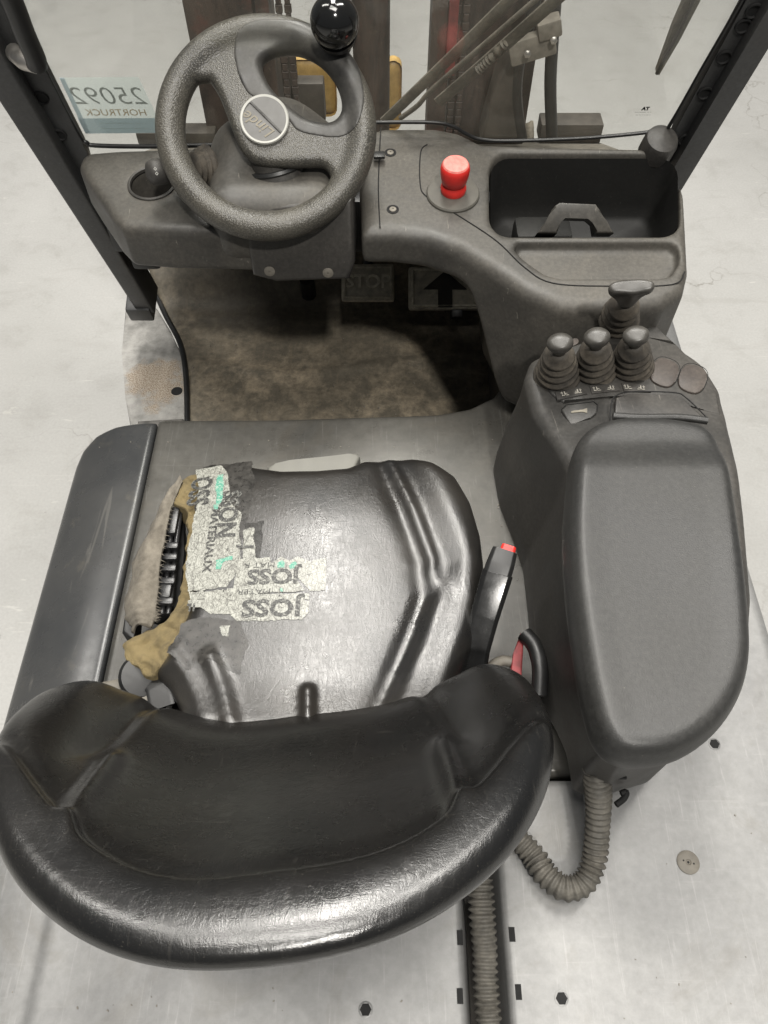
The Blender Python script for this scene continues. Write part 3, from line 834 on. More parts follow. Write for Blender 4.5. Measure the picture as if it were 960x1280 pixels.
# collar and boot on the column below the hub
cb = Vector(W1(347, 214, 1.245)); ax = (Vector(WC) - WN*.01 - cb).normalized()
lathe('column_collar', mat4(cb, ax), [(.048, -.03), (.048, .004), (.046, .009), (.041, .010), (.040, .03), (.034, (Vector(WC)-cb).length - .02)], MT['dash_dark'], col_, n=44)
lathe('column_collar_ring', mat4(cb, ax), [(.0475, .002), (.0500, .006), (.0475, .0105), (.043, .0105)], MT['black'], col_, n=44)
q = Vector(on(A([(374, 250)], float), (0, -.3, 1), 1.245 - .3*1.1)[0])
lathe('column_recess', mat4(W1(377, 251, 1.235), (0, -.5, .85)), [(.012, -.004), (.012, .001), (.009, -.002), (.001, -.003)], MT['seam'], col_, n=24)

# indicator stalk
stalk = empty('indicator_stalk', truck)
s0 = Vector(W1(262, 208, 1.235)); s1 = Vector(W1(186, 216, 1.262)); ax = (s1 - s0).normalized()
prof = []
for i, (r, hh) in enumerate([(.034, 0), (.036, .004), (.031, .008), (.033, .012), (.028, .016), (.030, .020), (.024, .024), (.026, .028), (.020, .032)]): prof.append((r, hh))
lathe('boot', mat4(s0, ax), prof, MT['rubber'], stalk, n=32, auto=60)
tube('arm', [s0 + ax*.01, s0 + ax*.06], .010, MT['black'], stalk)
L = (s1 - s0).length
lathe('knob', mat4(s0, ax), [(.008, L-.055), (.017, L-.045), (.0205, L-.02), (.0205, L-.008), (.017, L-.001), (.008, L+.003)], MT['dash_dark'], stalk, n=32, auto=60)
for px, py in ((194, 211), (196, 217)):
    q = W1(px, py, 1.2845); v = (Vector(CAMP) - Vector(q)).normalized()
    bm = bmesh.new(); M = mat4(q, v)
    for r0, r1 in ((.0026, .0018),):
        a = [bm.verts.new(M @ Vector((r0*math.cos(t), r0*math.sin(t), 0))) for t in np.linspace(0, 2*math.pi, 4, endpoint=False)]
        b = [bm.verts.new(M @ Vector((r1*math.cos(t), r1*math.sin(t), 0))) for t in np.linspace(0, 2*math.pi, 4, endpoint=False)]
        for k in range(4): bm.faces.new((a[k], a[(k+1) % 4], b[(k+1) % 4], b[k]))
    mkbm('indicator_mark', bm, MT['ink_white'], stalk, smooth=False)

# emergency stop
emg = empty('emergency_button', truck)
q = Vector(D_([(566, 243)])[0]); ax = Vector((0, -.12, 1)).normalized()
MT['btnbase'] = plain('grey_button_base', (.085, .08, .068), .55, var=.15)
lathe('base', mat4(q, ax), [(.046, -.002), (.046, .003), (.044, .0055), (.020, .008), (.018, .008)], MT['btnbase'], emg, n=48)
lathe('lower_collar', mat4(q, ax), [(.018, .006), (.0215, .008), (.0225, .014), (.021, .020), (.018, .023), (.018, .026)], MT['red'], emg, n=40, auto=50)
lathe('knob', mat4(q, ax), [(.018, .024), (.0215, .028), (.0240, .040), (.0250, .052), (.0235, .058), (.022, .060)], MT['red'], emg, n=40, auto=50)
lathe('knob_top', mat4(q, ax), [(.0222, .0598), (.0205, .0625), (.010, .0635), (.0005, .0636)], MT['redtop'], emg, n=40)

# ------------------------------------------------------------------ armrest console
con = empty('armrest_console', truck)
CZ = 1.13
poly = W(A([(656, 468), (664, 446), (690, 428), (738, 412), (800, 404), (850, 419), (884, 455), (903, 485), (910, 520), (913, 580), (922, 660), (930, 760), (925, 835), (893, 895), (866, 925), (790, 947), (757, 935), (742, 860), (722, 720), (712, 650), (704, 600), (688, 560), (666, 512)], float), CZ)
lo = (.16, .18, .84); h = .0042
X, Y, Z = grid(lo, (.56, 1.02, 1.22), h)
XX, YY = np.broadcast_arrays(X[:, :, 0], Y[:, :, 0])
d2 = psd(poly, XX, YY)
def con_top(X, Y): return CZ + .035*sstep(.80, .62, Y) - .03*sstep(.86, .98, Y)
top = con_top(XX, YY); bot = .865 + .065*sstep(.42, .30, YY)
flare = .02*sstep(1.1, .9, Z)                      # side walls spread a little towards the hood
F = rmax(d2[:, :, None] - flare*sstep(.3, .5, YY)[:, :, None], np.maximum(Z - top[:, :, None], bot[:, :, None] - Z), .018)
mknets('body', F, lo, h, MT['console'], con)
cpl = ((0, 0, 1), CZ)
# lever panel, a slightly raised plate
pp = W(A([(668, 462), (690, 440), (740, 424), (800, 418), (846, 430), (878, 464), (897, 492), (902, 520), (880, 512), (820, 492), (760, 493), (705, 503), (690, 492)], float), CZ + .0045)
prism('lever_panel', pp, .03, MT['console'], con, .004)
# round-cornered blank switch pads
def pad_px(cx, cy, w, hgt, rot=0, n=28, e=2.8):
    out = []
    for k in range(n):
        t = 2*math.pi*k/n; c, s = math.cos(t), math.sin(t)
        x = w*math.copysign(abs(c)**(2/e), c); y = hgt*math.copysign(abs(s)**(2/e), s)
        out.append((cx + x*math.cos(rot)-y*math.sin(rot), cy + x*math.sin(rot)+y*math.cos(rot)))
    return out
MT['sw'] = plastic('switch_blank_plastic', (.05, .041, .036), (.085, .07, .058), .7, .45, big=20, scratch=False)
for cx, cy in ((831, 465), (866, 473)):
    prism('switch_blank', W(A(pad_px(cx, cy, 17, 17, .35), float), CZ + .0078), .006, MT['sw'], con, .0018)
    w_ = W(A(pad_px(cx, cy, 18, 18, .35) + pad_px(cx, cy, 18, 18, .35)[:1], float), CZ + .0046)
    tube('switch_outline', w_, .0005, MT['seam'], con, n=6)
# horn button
hp = [(702, 512), (708, 506), (742, 502), (747, 506), (746, 516), (738, 523), (718, 528), (714, 532)]
prism('horn_button', W(A(hp, float), CZ + .010), .010, MT['console'], con, .002)
tube('horn_outline', W(A(hp + hp[:1], float), CZ + .0030), .0008, MT['seam'], con, n=6)
horn = on(A([(714, 514), (718, 513), (728, 512), (734, 510), (734, 516), (728, 514.5), (718, 515.5), (714, 516)], float), (0, 0, 1), CZ + .0112)
prism('horn_mark', horn, .001, MT['horn'], con)
# white pictogram strips in front of the levers
MT['picto'] = plain('white_pictogram', (.42, .40, .35), .6, var=.2)
def picto(cx, cy, flip, rot):
    """little fork-truck pictogram: mast bar, fork line, arrow"""
    bm = bmesh.new(); q = Vector(W1(cx, cy, CZ + .0072)); M = Matrix.Translation(q) @ Matrix.Rotation(rot, 4, 'Z')
    s = -1 if flip else 1
    def r(x0, y0, x1, y1):
        vs = [bm.verts.new(M @ Vector((x*s, y, 0))) for x, y in ((x0, y0), (x1, y0), (x1, y1), (x0, y1))]; bm.faces.new(vs)
    r(-.0055, -.0045, .0055, -.0033); r(-.0008, -.0045, .0006, .0035); r(.0006, -.001, .0040, 0)
    r(-.0050, -.0020, -.0038, .0035); r(-.0062, .0010, -.0026, .0020)
    mkbm('pictogram', bm, MT['picto'], con, smooth=False)
for k, (cx, cy) in enumerate(((706, 491.5), (722, 488.5), (746, 485.5), (763, 484), (785, 483), (801, 484))): picto(cx, cy, k % 2, (.16, .12, .08, .03, -.03, -.08)[k])
for a, b in (((694, 496), (731, 489)), ((737, 488), (772, 485)), ((777, 484.5), (811, 487))):
    w_ = W(A([(a[0], a[1]-6), (b[0], b[1]-6), (b[0]+3, b[1]+3), (a[0]+3, a[1]+4)], float), CZ + .0064)
    prism('pictogram_plate', w_, .004, MT['dash_dark'], con)
# left pad and little keys at the front
for cx, cy, w_, hh in ((690, 437, 9, 5), (716, 428, 8, 4)):
    prism('blank_key', W(A(pad_px(cx, cy, w_, hh, -.45), float), CZ + .004), .006, MT['sw'], con, .001)
# armrest cushion
AZ = 1.205
pad_poly = smooth_path(W(A([(724, 560), (718, 610), (716, 665), (720, 730), (730, 805), (742, 870), (756, 915), (778, 936), (815, 940), (858, 930), (898, 902), (926, 862), (938, 820), (938, 770), (931, 700), (922, 640), (914, 590), (905, 558), (886, 527), (840, 516), (775, 516), (741, 530)], float), AZ), 88, True)
lo = (.16, .18, 1.14); h = .003
X, Y, Z = grid(lo, (.50, .74, 1.24), h)
XX, YY = np.broadcast_arrays(X[:, :, 0], Y[:, :, 0])
d2 = psd(pad_poly, XX, YY)
top = AZ + .004 + .0012*sstep(-.045, -.012, d2) - .0035*np.exp(-((XX-.335)/.09)**2-((YY-.42)/.14)**2) - .012*sstep(.60, .66, YY)
F = rmax(d2[:, :, None] - .006*sstep(AZ, AZ-.03, Z), np.maximum(Z - top[:, :, None], AZ - .052 - Z), .015)
mknets('armrest_pad', F, lo, h, MT['pad'], con)
lid = smooth_path(np.concatenate([W(A([(720, 580), (711, 660), (714, 730), (726, 810), (740, 885), (752, 925), (775, 948)], float), 1.165)]), 60)
tube('lid_edge', lid, .0035, MT['console'], con, n=8)
# scooped pull at the front of the pad
prism('pull_recess', W(A([(770, 497), (785, 492), (842, 493), (856, 500), (884, 526), (768, 527)], float), CZ + .0125), .010, MT['dash_dark'], con, .002)
w_ = W(A([(766, 520), (800, 522), (850, 522), (884, 526)], float), AZ - .022)
tube('pull_lip', smooth_path(w_, 20), .0055, MT['pad'], con, n=12)
seam('pull_frame', [(762, 548), (764, 505), (772, 494), (790, 490), (842, 491), (858, 498), (884, 523)], con, MT['seam'], .0010, plane=((0, 0, 1), CZ + .012))
seam('pull_frame', [(762, 545), (750, 552), (726, 560), (712, 578)], con, MT['seam'], .0010, plane=((0, 0, 1), CZ + .018))
# rear hook of the console housing
hk = smooth_path(W(A([(776, 992), (783, 990), (780, 998), (770, 1006)], float), .985), 16)
tube('rear_hook', hk, .004, MT['seam'], con, n=8)
box('vent_slot', mat4(W1(778, 972, 1.03), (0, -1, .2)), .010, .004, .003, 0, MT['seam'], con)
# skirt of the console at the seat side, following the housing to the rear
# ------------------------------------------------------------------ hydraulic levers
def lever(bx, by, tx, ty, r0, zt, knobf):
    lv = empty('control_lever', truck)
    b = Vector(W1(bx, by, CZ + .002)); t = Vector(W1(tx, ty, zt)); ax = (t-b).normalized(); L = (t-b).length
    M = mat4(b, ax, (1, 0, 0))
    prof = [(r0*1.02, -.006)]
    nr = 5; Hb = L*(.70 if knobf is small_knob else .60)
    for i in range(nr):
        f = i/(nr-1); ro = r0*(1 - .34*f); ri = ro*.76; z0 = Hb*i/nr; dzv = Hb/nr
        prof += [(ro*.95, z0 + dzv*.10), (ro*1.02, z0 + dzv*.32), (ro*.97, z0 + dzv*.55), (ri, z0 + dzv*.80), (ri*.97, z0 + dzv*.95)]
    prof += [(r0*.42, Hb*1.02), (r0*.36, Hb*1.08)]
    lathe('boot', M, prof, MT['rubber'], lv, n=40, auto=75)
    lathe('stem', M, [(.008, Hb*.9), (.008, L)], MT['black'], lv, n=12)
    knobf(lv, M, L)
    return lv
def small_knob(lv, M, L):
    lo = (-.024, -.022, L-.034); h = .0014
    X, Y, Z = grid(lo, (.024, .022, L+.014), h)
    zz = (Z-(L-.030))/.038
    wx = .0105 + .0085*sstep(.15, .75, zz); wy = .010 + .0055*sstep(.15, .75, zz)
    d2 = (np.sqrt((X/wx)**2 + (Y/wy)**2) - 1)*np.minimum(wx, wy)
    topz = L + .008 - 9*X**2 - 4*Y**2 - .0025*sstep(.002, .014, Y)
    F = smax(d2, np.maximum(Z - topz, L-.030 - Z), .007)
    V, Q = nets(F, lo, h, 2)
    Mm = A(M.to_3x3()); V = V @ Mm.T + A(M.translation)
    mk('knob', V, Q, MT['knob'], lv)
def big_knob(lv, M, L):
    lo = (-.042, -.028, L-.058); h = .0018
    X, Y, Z = grid(lo, (.042, .028, L+.022), h)
    zz = (Z-(L-.052))/.062
    wx = .0135 + .0180*sstep(.05, .80, zz); wy = .0135 - .002*sstep(.5, 1.0, zz)
    d2 = (np.sqrt(np.abs(X/wx)**2.6 + np.abs(Y/wy)**2.6 + 1e-9)**(2/2.6) - 1)*np.minimum(wx, wy)
    dent = .007*np.exp(-((X+.012)/.010)**2 - ((Z-(L-.012))/.014)**2)*sstep(0, -.012, Y) + .007*np.exp(-((X-.014)/.009)**2 - ((Z-(L-.016))/.014)**2)*sstep(0, -.012, Y)
    F = smax(d2 + dent, np.maximum(Z - (L+.010) - 4*X**2 + .004, L-.052 - Z), .007)
    V, Q = nets(F, lo, h, 2)
    Mm = A(M.to_3x3()); V = V @ Mm.T + A(M.translation)
    mk('knob', V, Q, MT['knob'], lv)
lever(696, 470, 700, 428, .0355, 1.232, small_knob)
lever(742, 463, 746, 421, .0350, 1.232, small_knob)
lever(788, 459, 795, 419, .0350, 1.232, small_knob)
lever(771, 404, 789, 360, .0350, 1.275, big_knob)
prism('lever_base_plate', W(A([(728, 412), (745, 392), (800, 388), (812, 400), (846, 430), (800, 418), (745, 424)], float), CZ - .008), .03, MT['console'], con, .004)

# ------------------------------------------------------------------ driver's seat
seat = empty('seat', truck)
SZ = 1.035
def S_(p, z=SZ): return W(A(p, float), z)
cov = S_([(248, 570), (300, 564), (322, 571), (352, 577), (395, 577), (432, 573), (452, 562), (485, 556), (515, 559), (545, 568), (572, 588), (590, 622), (602, 665), (606, 700), (604, 750), (592, 800), (572, 850), (540, 940), (228, 940), (222, 885), (206, 852), (186, 833), (203, 815), (217, 790), (231, 755), (229, 700), (238, 645), (244, 605)], SZ - .01)
reg = S_([(492, 560), (500, 590), (515, 628), (532, 672), (543, 702), (541, 740), (524, 792), (502, 845), (480, 900), (470, 960), (700, 960), (700, 540), (492, 540)])
ribC = S_([(386, 868), (387, 930)])
ribL = S_([(262, 822), (278, 862), (296, 930)])
ribL2 = S_([(212, 815), (236, 850), (258, 900)])
ridge_line = S_([(486, 568), (500, 598), (516, 634), (531, 675), (540, 698), (540, 738), (523, 792), (501, 845), (478, 905)])
low_fold = S_([(538, 742), (524, 792), (506, 842), (484, 905)])
def seat_top(X, Y):
    sd = psd(reg, X, Y)
    z = SZ + .006 - .016*((X+.10)/.20)**2
    z = z + .020*sstep(.0, -.06, sd)
    up = sstep(.50, .56, Y)
    dl = pld(ridge_line, X, Y); df = pld(low_fold, X, Y)
    z = z + up*(.0075*np.exp(-(dl/.0105)**2) - .005*np.exp(-((sd-.022)/.014)**2))
    z = z + (1-up)*(.008*np.exp(-((sd+.012)/.017)**2) - .008*np.exp(-((sd-.012)/.014)**2))
    z = z + .012*np.exp(-(pld(ribC, X, Y)/.008)**4) + .008*np.exp(-(pld(ribL, X, Y)/.012)**2) + .006*np.exp(-(pld(ribL2, X, Y)/.014)**2)
    z = z - .034*np.clip((Y-.60)/.20, 0, 1.3)**2         # waterfall front
    z = z + .02*sstep(.40, .26, Y)
    return z
lo = (-.40, .24, .93); h = .0032
X, Y, Z = grid(lo, (.18, .83, 1.09), h)
XX, YY = np.broadcast_arrays(X[:, :, 0], Y[:, :, 0])
d2 = psd(cov, XX, YY); top = seat_top(XX, YY)
# the torn left edge is cut square, all other edges roll over
F = rmax(d2[:, :, None], np.maximum(Z - top[:, :, None], .955 - Z), .034)
mknets('cushion', F, lo, h, MT['vinyl'], seat, smooth=3)
# white plate showing in front of the cushion
prism('seat_pan_lip', S_([(334, 583), (345, 579), (362, 575), (382, 573), (402, 571), (420, 569), (436, 567), (446, 566), (450, 570), (440, 592), (335, 592)], .975), .02, MT['lip'], seat, .005)
box('seat_base', mat4((-.10, .52, .925)), .40, .42, .07, .015, MT['black'], seat)
# foam laid bare by the tear
foam = S_([(250, 566), (226, 571), (211, 586), (206, 605), (210, 618), (224, 622), (229, 642), (228, 680), (222, 718), (213, 752), (196, 768), (166, 782), (147, 791), (149, 811), (170, 829), (190, 836), (214, 806), (236, 765), (240, 700), (252, 640), (256, 600)])
lo = (-.40, .36, .94); h = .003
X, Y, Z = grid(lo, (-.20, .83, 1.05), h)
XX, YY = np.broadcast_arrays(X[:, :, 0], Y[:, :, 0])
wob = .004*np.sin(XX*190 + 3*np.sin(YY*120)) + .004*np.sin(YY*170 + 2*np.sin(XX*140))
d2 = psd(foam, XX, YY) + wob*.6
top = SZ - .014 - .034*np.clip((YY-.60)/.20, 0, 1.3)**2 - .012*sstep(-.25, -.33, XX) + wob*.7
F = rmax(d2[:, :, None], np.maximum(Z - top[:, :, None], .945 - Z), .006)
mknets('torn_foam', F, lo, h, MT['foam'], seat, smooth=1)
# black sprung frame inside the hole
pan = S_([(214, 612), (228, 620), (230, 690), (224, 755), (196, 775), (180, 770), (190, 700), (202, 650)], .955)
prism('sprung_pan', pan, .02, MT['seam'], seat)
MT['spring'] = plain('black_spring_plastic', (.020, .020, .021), .28, var=.3)
for px in (203, 211, 219):
    w_ = smooth_path(S_([(px + 9, 622), (px + 5, 650), (px, 690), (px - 3, 730), (px - 9, 768)], .982), 24)
    tube('spring_rail', w_, .0042, MT['spring'], seat, n=10)
for py, l in ((683, 12), (697, 12), (711, 13), (727, 13), (752, 12)):
    q = W1(211 - (py-683)*.10, py, .992); box('spring_clip', mat4(q), .030, .011, .010, .003, MT['spring'], seat)
for py, hgt in ((652, .050), (740, .022)):
    q = W1(214 - (py-652)*.1, py, .990); box('spring_block', mat4(q), .022, hgt, .012, .003, MT['spring'], seat)
# felt flap peeled outwards
fl_l = smooth_path(S_([(224, 590), (206, 618), (190, 655), (172, 690), (160, 735), (155, 765), (163, 782), (166, 790)], .985), 42)
fl_r = smooth_path(S_([(226, 596), (216, 622), (209, 655), (201, 700), (197, 740), (195, 765), (193, 776), (188, 784)], 1.012), 42)
n = min(len(fl_l), len(fl_r)); NV = 10; V = []
for i in range(n):
    for j in range(NV):
        t = j/(NV-1); p = fl_l[i]*(1-t) + fl_r[i]*t
        p = p + A((0, 0, .018*math.sin(math.pi*t) + .0022*math.sin(i*.7 + j*.8) + .0012*math.sin(i*1.6)))
        p[2] -= .034*min(max((p[1]-.60)/.20, 0), 1.3)**2
        if j == 0: p = p + A((.0018*math.sin(i*.9) + .0012*math.sin(i*2.1), 0, 0))
        V.append(p)
for i in range(n):
    for j in range(NV): V.append(V[i*NV+j] - A((0, 0, .004)))
Q = []
for i in range(n-1):
    for j in range(NV-1):
        a = i*NV+j; Q.append((a, a+1, a+NV+1, a+NV)); b = a + n*NV; Q.append((b, b+NV, b+NV+1, b+1))
for i in range(n-1):
    for j in (0, NV-1): a = i*NV+j; Q.append((a, a+NV, a+NV+n*NV, a+n*NV))
mk('felt_flap', V, Q, MT['felt'], seat)
fl_l2 = S_([(160, 740), (152, 790), (168, 800), (172, 760)], .965); prism('side_trim', fl_l2, .03, MT['black'], seat, .004)
# stitched edge of bristles along the flap
bm = bmesh.new()
for i in range(4, n-6):
    p = Vector(fl_r[i]); 
    for k in range(2):
        q = p + Vector((random.uniform(.004, .009), random.uniform(-.004, .004), random.uniform(-.006, .002)))
        a = [bm.verts.new(p + Vector((0, s*.0006, .001))) for s in (-1, 1)]; b = bm.verts.new(q); bm.faces.new((a[0], a[1], b))
o_ = mkbm('frayed_threads', bm, MT['felt'], seat, smooth=False); o_['kind'] = 'stuff'

# printed tape patched over the tear, following the cushion
def conform(pts2, lift):
    pts2 = A(pts2); z = seat_top(pts2[:, 0], pts2[:, 1]); return np.column_stack([pts2, z + lift])
def patch(name, px, lift, mat, jag=.35, g=.0011):
    pol = S_(px)[:, :2]; mn, mx = pol.min(0), pol.max(0)
    xs = np.arange(mn[0], mx[0], g); ys = np.arange(mn[1], mx[1], g)
    X2, Y2 = np.meshgrid(xs, ys, indexing='ij'); sd = psd(pol, X2, Y2)
    ph = rng.uniform(0, 6, 4)
    nz = .0026*(np.sin(X2*110+ph[0]) + np.sin(Y2*130+ph[1]) + .6*np.sin((X2+Y2)*300+ph[2]) + .25*np.sin((X2-Y2)*900+ph[3]))*jag
    keep = (sd + nz) < 0
    cell = keep[:-1, :-1] & keep[1:, :-1] & keep[:-1, 1:] & keep[1:, 1:]
    ids = -np.ones(X2.shape, int); used = np.zeros(X2.shape, bool)
    for a, b in ((0, 0), (1, 0), (0, 1), (1, 1)): used[a:a+cell.shape[0], b:b+cell.shape[1]] |= cell
    ids[used] = np.arange(used.sum())
    v = conform(np.column_stack([X2[used], Y2[used]]), lift)
    c = np.argwhere(cell)
    q = np.stack([ids[c[:, 0], c[:, 1]], ids[c[:, 0]+1, c[:, 1]], ids[c[:, 0]+1, c[:, 1]+1], ids[c[:, 0], c[:, 1]+1]], 1)
    return mk(name, v, q, mat, seat)
patch('clear_tape', [(250, 569), (312, 566), (318, 600), (312, 640), (300, 690), (262, 690), (240, 640)], .0003, MT['greytape'], .5)
patch('clear_tape', [(206, 815), (225, 775), (262, 770), (300, 778), (312, 800), (300, 845), (262, 828), (232, 838)], .0003, MT['greytape'], .5)
MT['shinytape'] = plain('grey_clear_tape', (.030, .029, .027), .22, var=.4, sc=90, bump=.2)
patch('clear_tape', [(304, 654), (330, 652), (326, 700), (304, 702)], .0003, MT['shinytape'], .4)
patch('printed_tape', [(240, 572), (274, 568), (284, 590), (288, 622), (302, 640), (300, 664), (301, 705), (286, 735), (232, 738), (229, 702), (240, 642), (245, 608)], .0005, MT['tape'])
patch('printed_tape', [(303, 662), (318, 660), (319, 702), (303, 702)], .0007, MT['tape'])
patch('printed_tape', [(296, 702), (300, 700), (338, 698), (340, 706), (352, 698), (362, 704), (372, 698), (388, 704), (407, 700), (409, 722), (406, 740), (388, 742), (372, 726), (310, 738), (290, 744)], .0008, MT['tape'], .2)
patch('printed_tape', [(233, 735), (260, 738), (300, 733), (372, 728), (384, 742), (300, 746), (236, 748)], .0010, MT['tape'], .3)
patch('printed_tape', [(234, 748), (300, 744), (386, 744), (387, 768), (378, 778), (296, 779), (286, 768), (262, 768), (250, 758), (236, 756)], .0008, MT['tape'], .3)
patch('printed_tape', [(275, 782), (288, 782), (287, 798), (276, 796)], .0007, MT['tape'], .3)
def decal(name, s, px, py, size_px, rot, mat, lift, bold=.0, sx=1.0):
    """lettering wrapped onto the cushion; rot in degrees, clockwise in the photo"""
    c = S_([(px, py), (px + 1, py)]); sc = np.linalg.norm(c[1]-c[0])
    me = text_mesh(s, size_px*sc, 0.0, bold)
    bmx = bmesh.new(); bmx.from_mesh(me); bpy.data.meshes.remove(me)
    bmesh.ops.triangulate(bmx, faces=bmx.faces[:])
    bmesh.ops.subdivide_edges(bmx, edges=[e for e in bmx.edges if e.calc_length() > .006], cuts=2)
    a = math.radians(-rot); V = []
    for v in bmx.verts:
        x, y = v.co.x*sx, v.co.y*1.12
        v.co = (c[0][0] + x*math.cos(a) - y*math.sin(a), c[0][1] + x*math.sin(a) + y*math.cos(a), 0)
    co = A([v.co[:2] for v in bmx.verts]); z = seat_top(co[:, 0], co[:, 1]) + lift
    for v, zz in zip(bmx.verts, z): v.co.z = zz
    for f in bmx.faces:
        f.normal_update()
        if f.normal.z < 0: f.normal_flip()
    me = bpy.data.meshes.new(name); bmx.to_mesh(me); bmx.free(); me.materials.append(mat)
    o = bpy.data.objects.new(name, me); COL.objects.link(o); o.parent = seat
    return o
B = .0011
decal('tape_lettering', 'OSS', 246, 606, 34, 90, MT['print'], .0012, .0013, .85)
decal('tape_lettering', 'SSON', 284, 640, 30, 90, MT['print'], .0012, .0013, 1.0)
decal('tape_lettering', 'MATERIAUX', 263, 672, 13, 90, MT['print'], .0012, .0004, 1.35)
decal('tape_lettering', 'J', 308, 685, 20, 90, MT['print'], .0013, B)
decal('tape_lettering', 'JOSS', 342, 722, 26, 180, MT['print'], .0014, B, 1.25)
decal('tape_lettering', 'MATER', 318, 741, 9, 180, MT['print'], .0015, 0, 1.5)
decal('tape_lettering', 'MAT R', 325, 708, 9, 180, MT['print'], .0014, 0, 1.5)
decal('tape_lettering', 'JOSS', 340, 761, 29, 180, MT['print'], .0014, B, 1.30)
decal('tape_lettering', 'I L', 238, 757, 12, 180, MT['print'], .0014, B, .8)
patch('green_print', [(269, 584), (277, 584), (278, 622), (270, 630), (268, 605)], .0012, MT['green'], .3)
patch('green_print', [(266, 628), (272, 626), (272, 634), (267, 634)], .0012, MT['green'], .2)
patch('green_print', [(269, 699), (291, 695), (291, 700), (279, 703), (277, 712), (268, 712)], .0012, MT['green'], .2)
patch('green_print', [(346, 707), (354, 702), (358, 706), (357, 713), (347, 713)], .0013, MT['green'], .2)
patch('green_print', [(362, 709), (370, 704), (374, 712), (363, 714)], .0013, MT['green'], .2)
patch('green_print', [(350, 737), (355, 737), (355, 743), (350, 743)], .0014, MT['green'], .2)

# backrest: a curved, reclined roll with wings
BC = A((-.107, .197)); BR = math.radians(4.5)
cb_, sb_ = math.cos(BR), math.sin(BR)
lo = (-.46, -.08, .96); h = .0034
X, Y, Z = grid(lo, (.24, .42, 1.42), h)
U = (X-BC[0])*cb_ + (Y-BC[1])*sb_; Wd = -(X-BC[0])*sb_ + (Y-BC[1])*cb_
a_ = np.abs(U)
wing = np.where(U < 0, .108, .088)
base_f = .103 - .80*(Z-1.08) + wing*(a_/.26)**2.4
ztop = 1.352 - .058*(a_/.25)**2.4
zbot = 1.01 + .06*(a_/.25)**3
edge_ = smax(a_ - .335, Z - ztop, .03)                      # how far inside the outline
rec = sstep(-.026, -.042, edge_)*sstep(1.07, 1.20, Z)
front = base_f - .010*rec + .012*np.exp(-((Z-1.10)/.04)**2)*sstep(.22, .16, a_)
front = front + .003*np.exp(-((edge_+.022)/.010)**2)*sstep(1.12, 1.20, Z) - .003*np.exp(-((edge_+.044)/.010)**2)*sstep(1.12, 1.20, Z)
for s in (-1, 1):
    front = front + .014*np.exp(-((U - s*.172)/.010)**2)*sstep(1.16, 1.20, Z)*sstep(-.016, -.036, edge_)
    front = front - .012*np.exp(-((U - s*.190 - s*.22*(Z-1.15))/.011)**2)*sstep(1.02, 1.07, Z)*sstep(1.24, 1.17, Z)
    front = front + .012*np.exp(-((U - s*.232)/.026)**2 - ((Z-1.15)/.07)**2)
front = front + .0035*np.sin(U*26 + 1.0)*sstep(-.01, -.04, edge_)
back = base_f - np.maximum(.150 - .36*(Z-1.1), .046)
out = smax(a_ - .288, smax(Z - ztop, zbot - Z, .05), .08)
F = smax(smax(Wd - front, back - Wd, .03)/1.28, out, .045)
mknets('backrest', F, lo, h, MT['vinyl_back'], seat, smooth=3)
box('backrest_bracket', mat4((-.10, .20, 1.00), (0, -.3, 1)), .30, .03, .12, .01, MT['black'], seat)

tube('hood_bead', smooth_path(W(A([(646, 560), (651, 590), (658, 630), (661, 660)], float), HZ + .001), 24), .004, MT['hood'], hood, n=8)
# belt buckle on its stalk
bk = empty('belt_buckle', truck)
b0 = Vector(W1(585, 850, .97)); b1 = Vector(W1(606, 770, 1.03)); b2 = Vector(W1(622, 716, 1.065)); b3 = Vector(W1(631, 688, 1.078))
def strip(name, pts, hw, th, mat, parent, up=(0, -.2, 1), bev=.003):
    bm = bmesh.new(); rings = []
    for i, p in enumerate(pts):
        t = (pts[min(i+1, len(pts)-1)] - pts[max(i-1, 0)]).normalized(); s = t.cross(Vector(up)).normalized(); u = s.cross(t).normalized()
        w = hw[i] if hasattr(hw, '__len__') else hw; k = th[i] if hasattr(th, '__len__') else th
        prof = [(-w, -k), (w, -k), (w, k*.55), (w*.72, k), (-w*.72, k), (-w, k*.55)]
        rings.append([bm.verts.new(p + s*a + u*b) for a, b in prof])
    for a, b in zip(rings, rings[1:]):
        for k in range(6): bm.faces.new((a[k], a[(k+1) % 6], b[(k+1) % 6], b[k]))
    bm.faces.new(rings[0][::-1]); bm.faces.new(rings[-1])
    bmesh.ops.bevel(bm, geom=[e for e in bm.edges], offset=.0012, segments=2, affect='EDGES', profile=.6)
    return mkbm(name, bm, mat, parent, auto=40)
MT['sheath'] = plain('glossy_black_sheath', (.013, .013, .013), .22, var=.3, sc=25, bump=.06)
strip('sheath', [b0, b0.lerp(b1, .5) + Vector((-.002, 0, .003)), b1, b2], [.024, .021, .020, .0215], [.012, .012, .013, .013], MT['sheath'], bk)
d_ = (b3-b2).normalized()
strip('buckle', [b2 - d_*.01, b2 + d_*.012, b3], [.0195, .0195, .0175], [.011, .0115, .011], MT['black'], bk)
strip('release_button', [b3 - d_*.002 + Vector((.004, 0, .0)), b3 + d_*.007 + Vector((.004, 0, 0))], [.011, .010], [.0085, .007], MT['red'], bk)
# red bracket and worn mount beside the buckle
prism('red_bracket', W(A([(651, 790), (655, 800), (652, 850), (636, 850), (642, 815)], float), .955), .02, MT['redtrim'], seat, .003)
tube('worn_bracket', smooth_path([W1(*p) for p in ((640, 828, .945), (628, 826, .945), (616, 832, .945), (606, 846, .94))], 24), .008, MT['belt'], seat, n=12)
tube('recline_cover', smooth_path([W1(*p) for p in ((655, 792, .96), (668, 808, .96), (675, 835, .96), (674, 870, .95))], 24), .012, MT['black'], con, n=12)
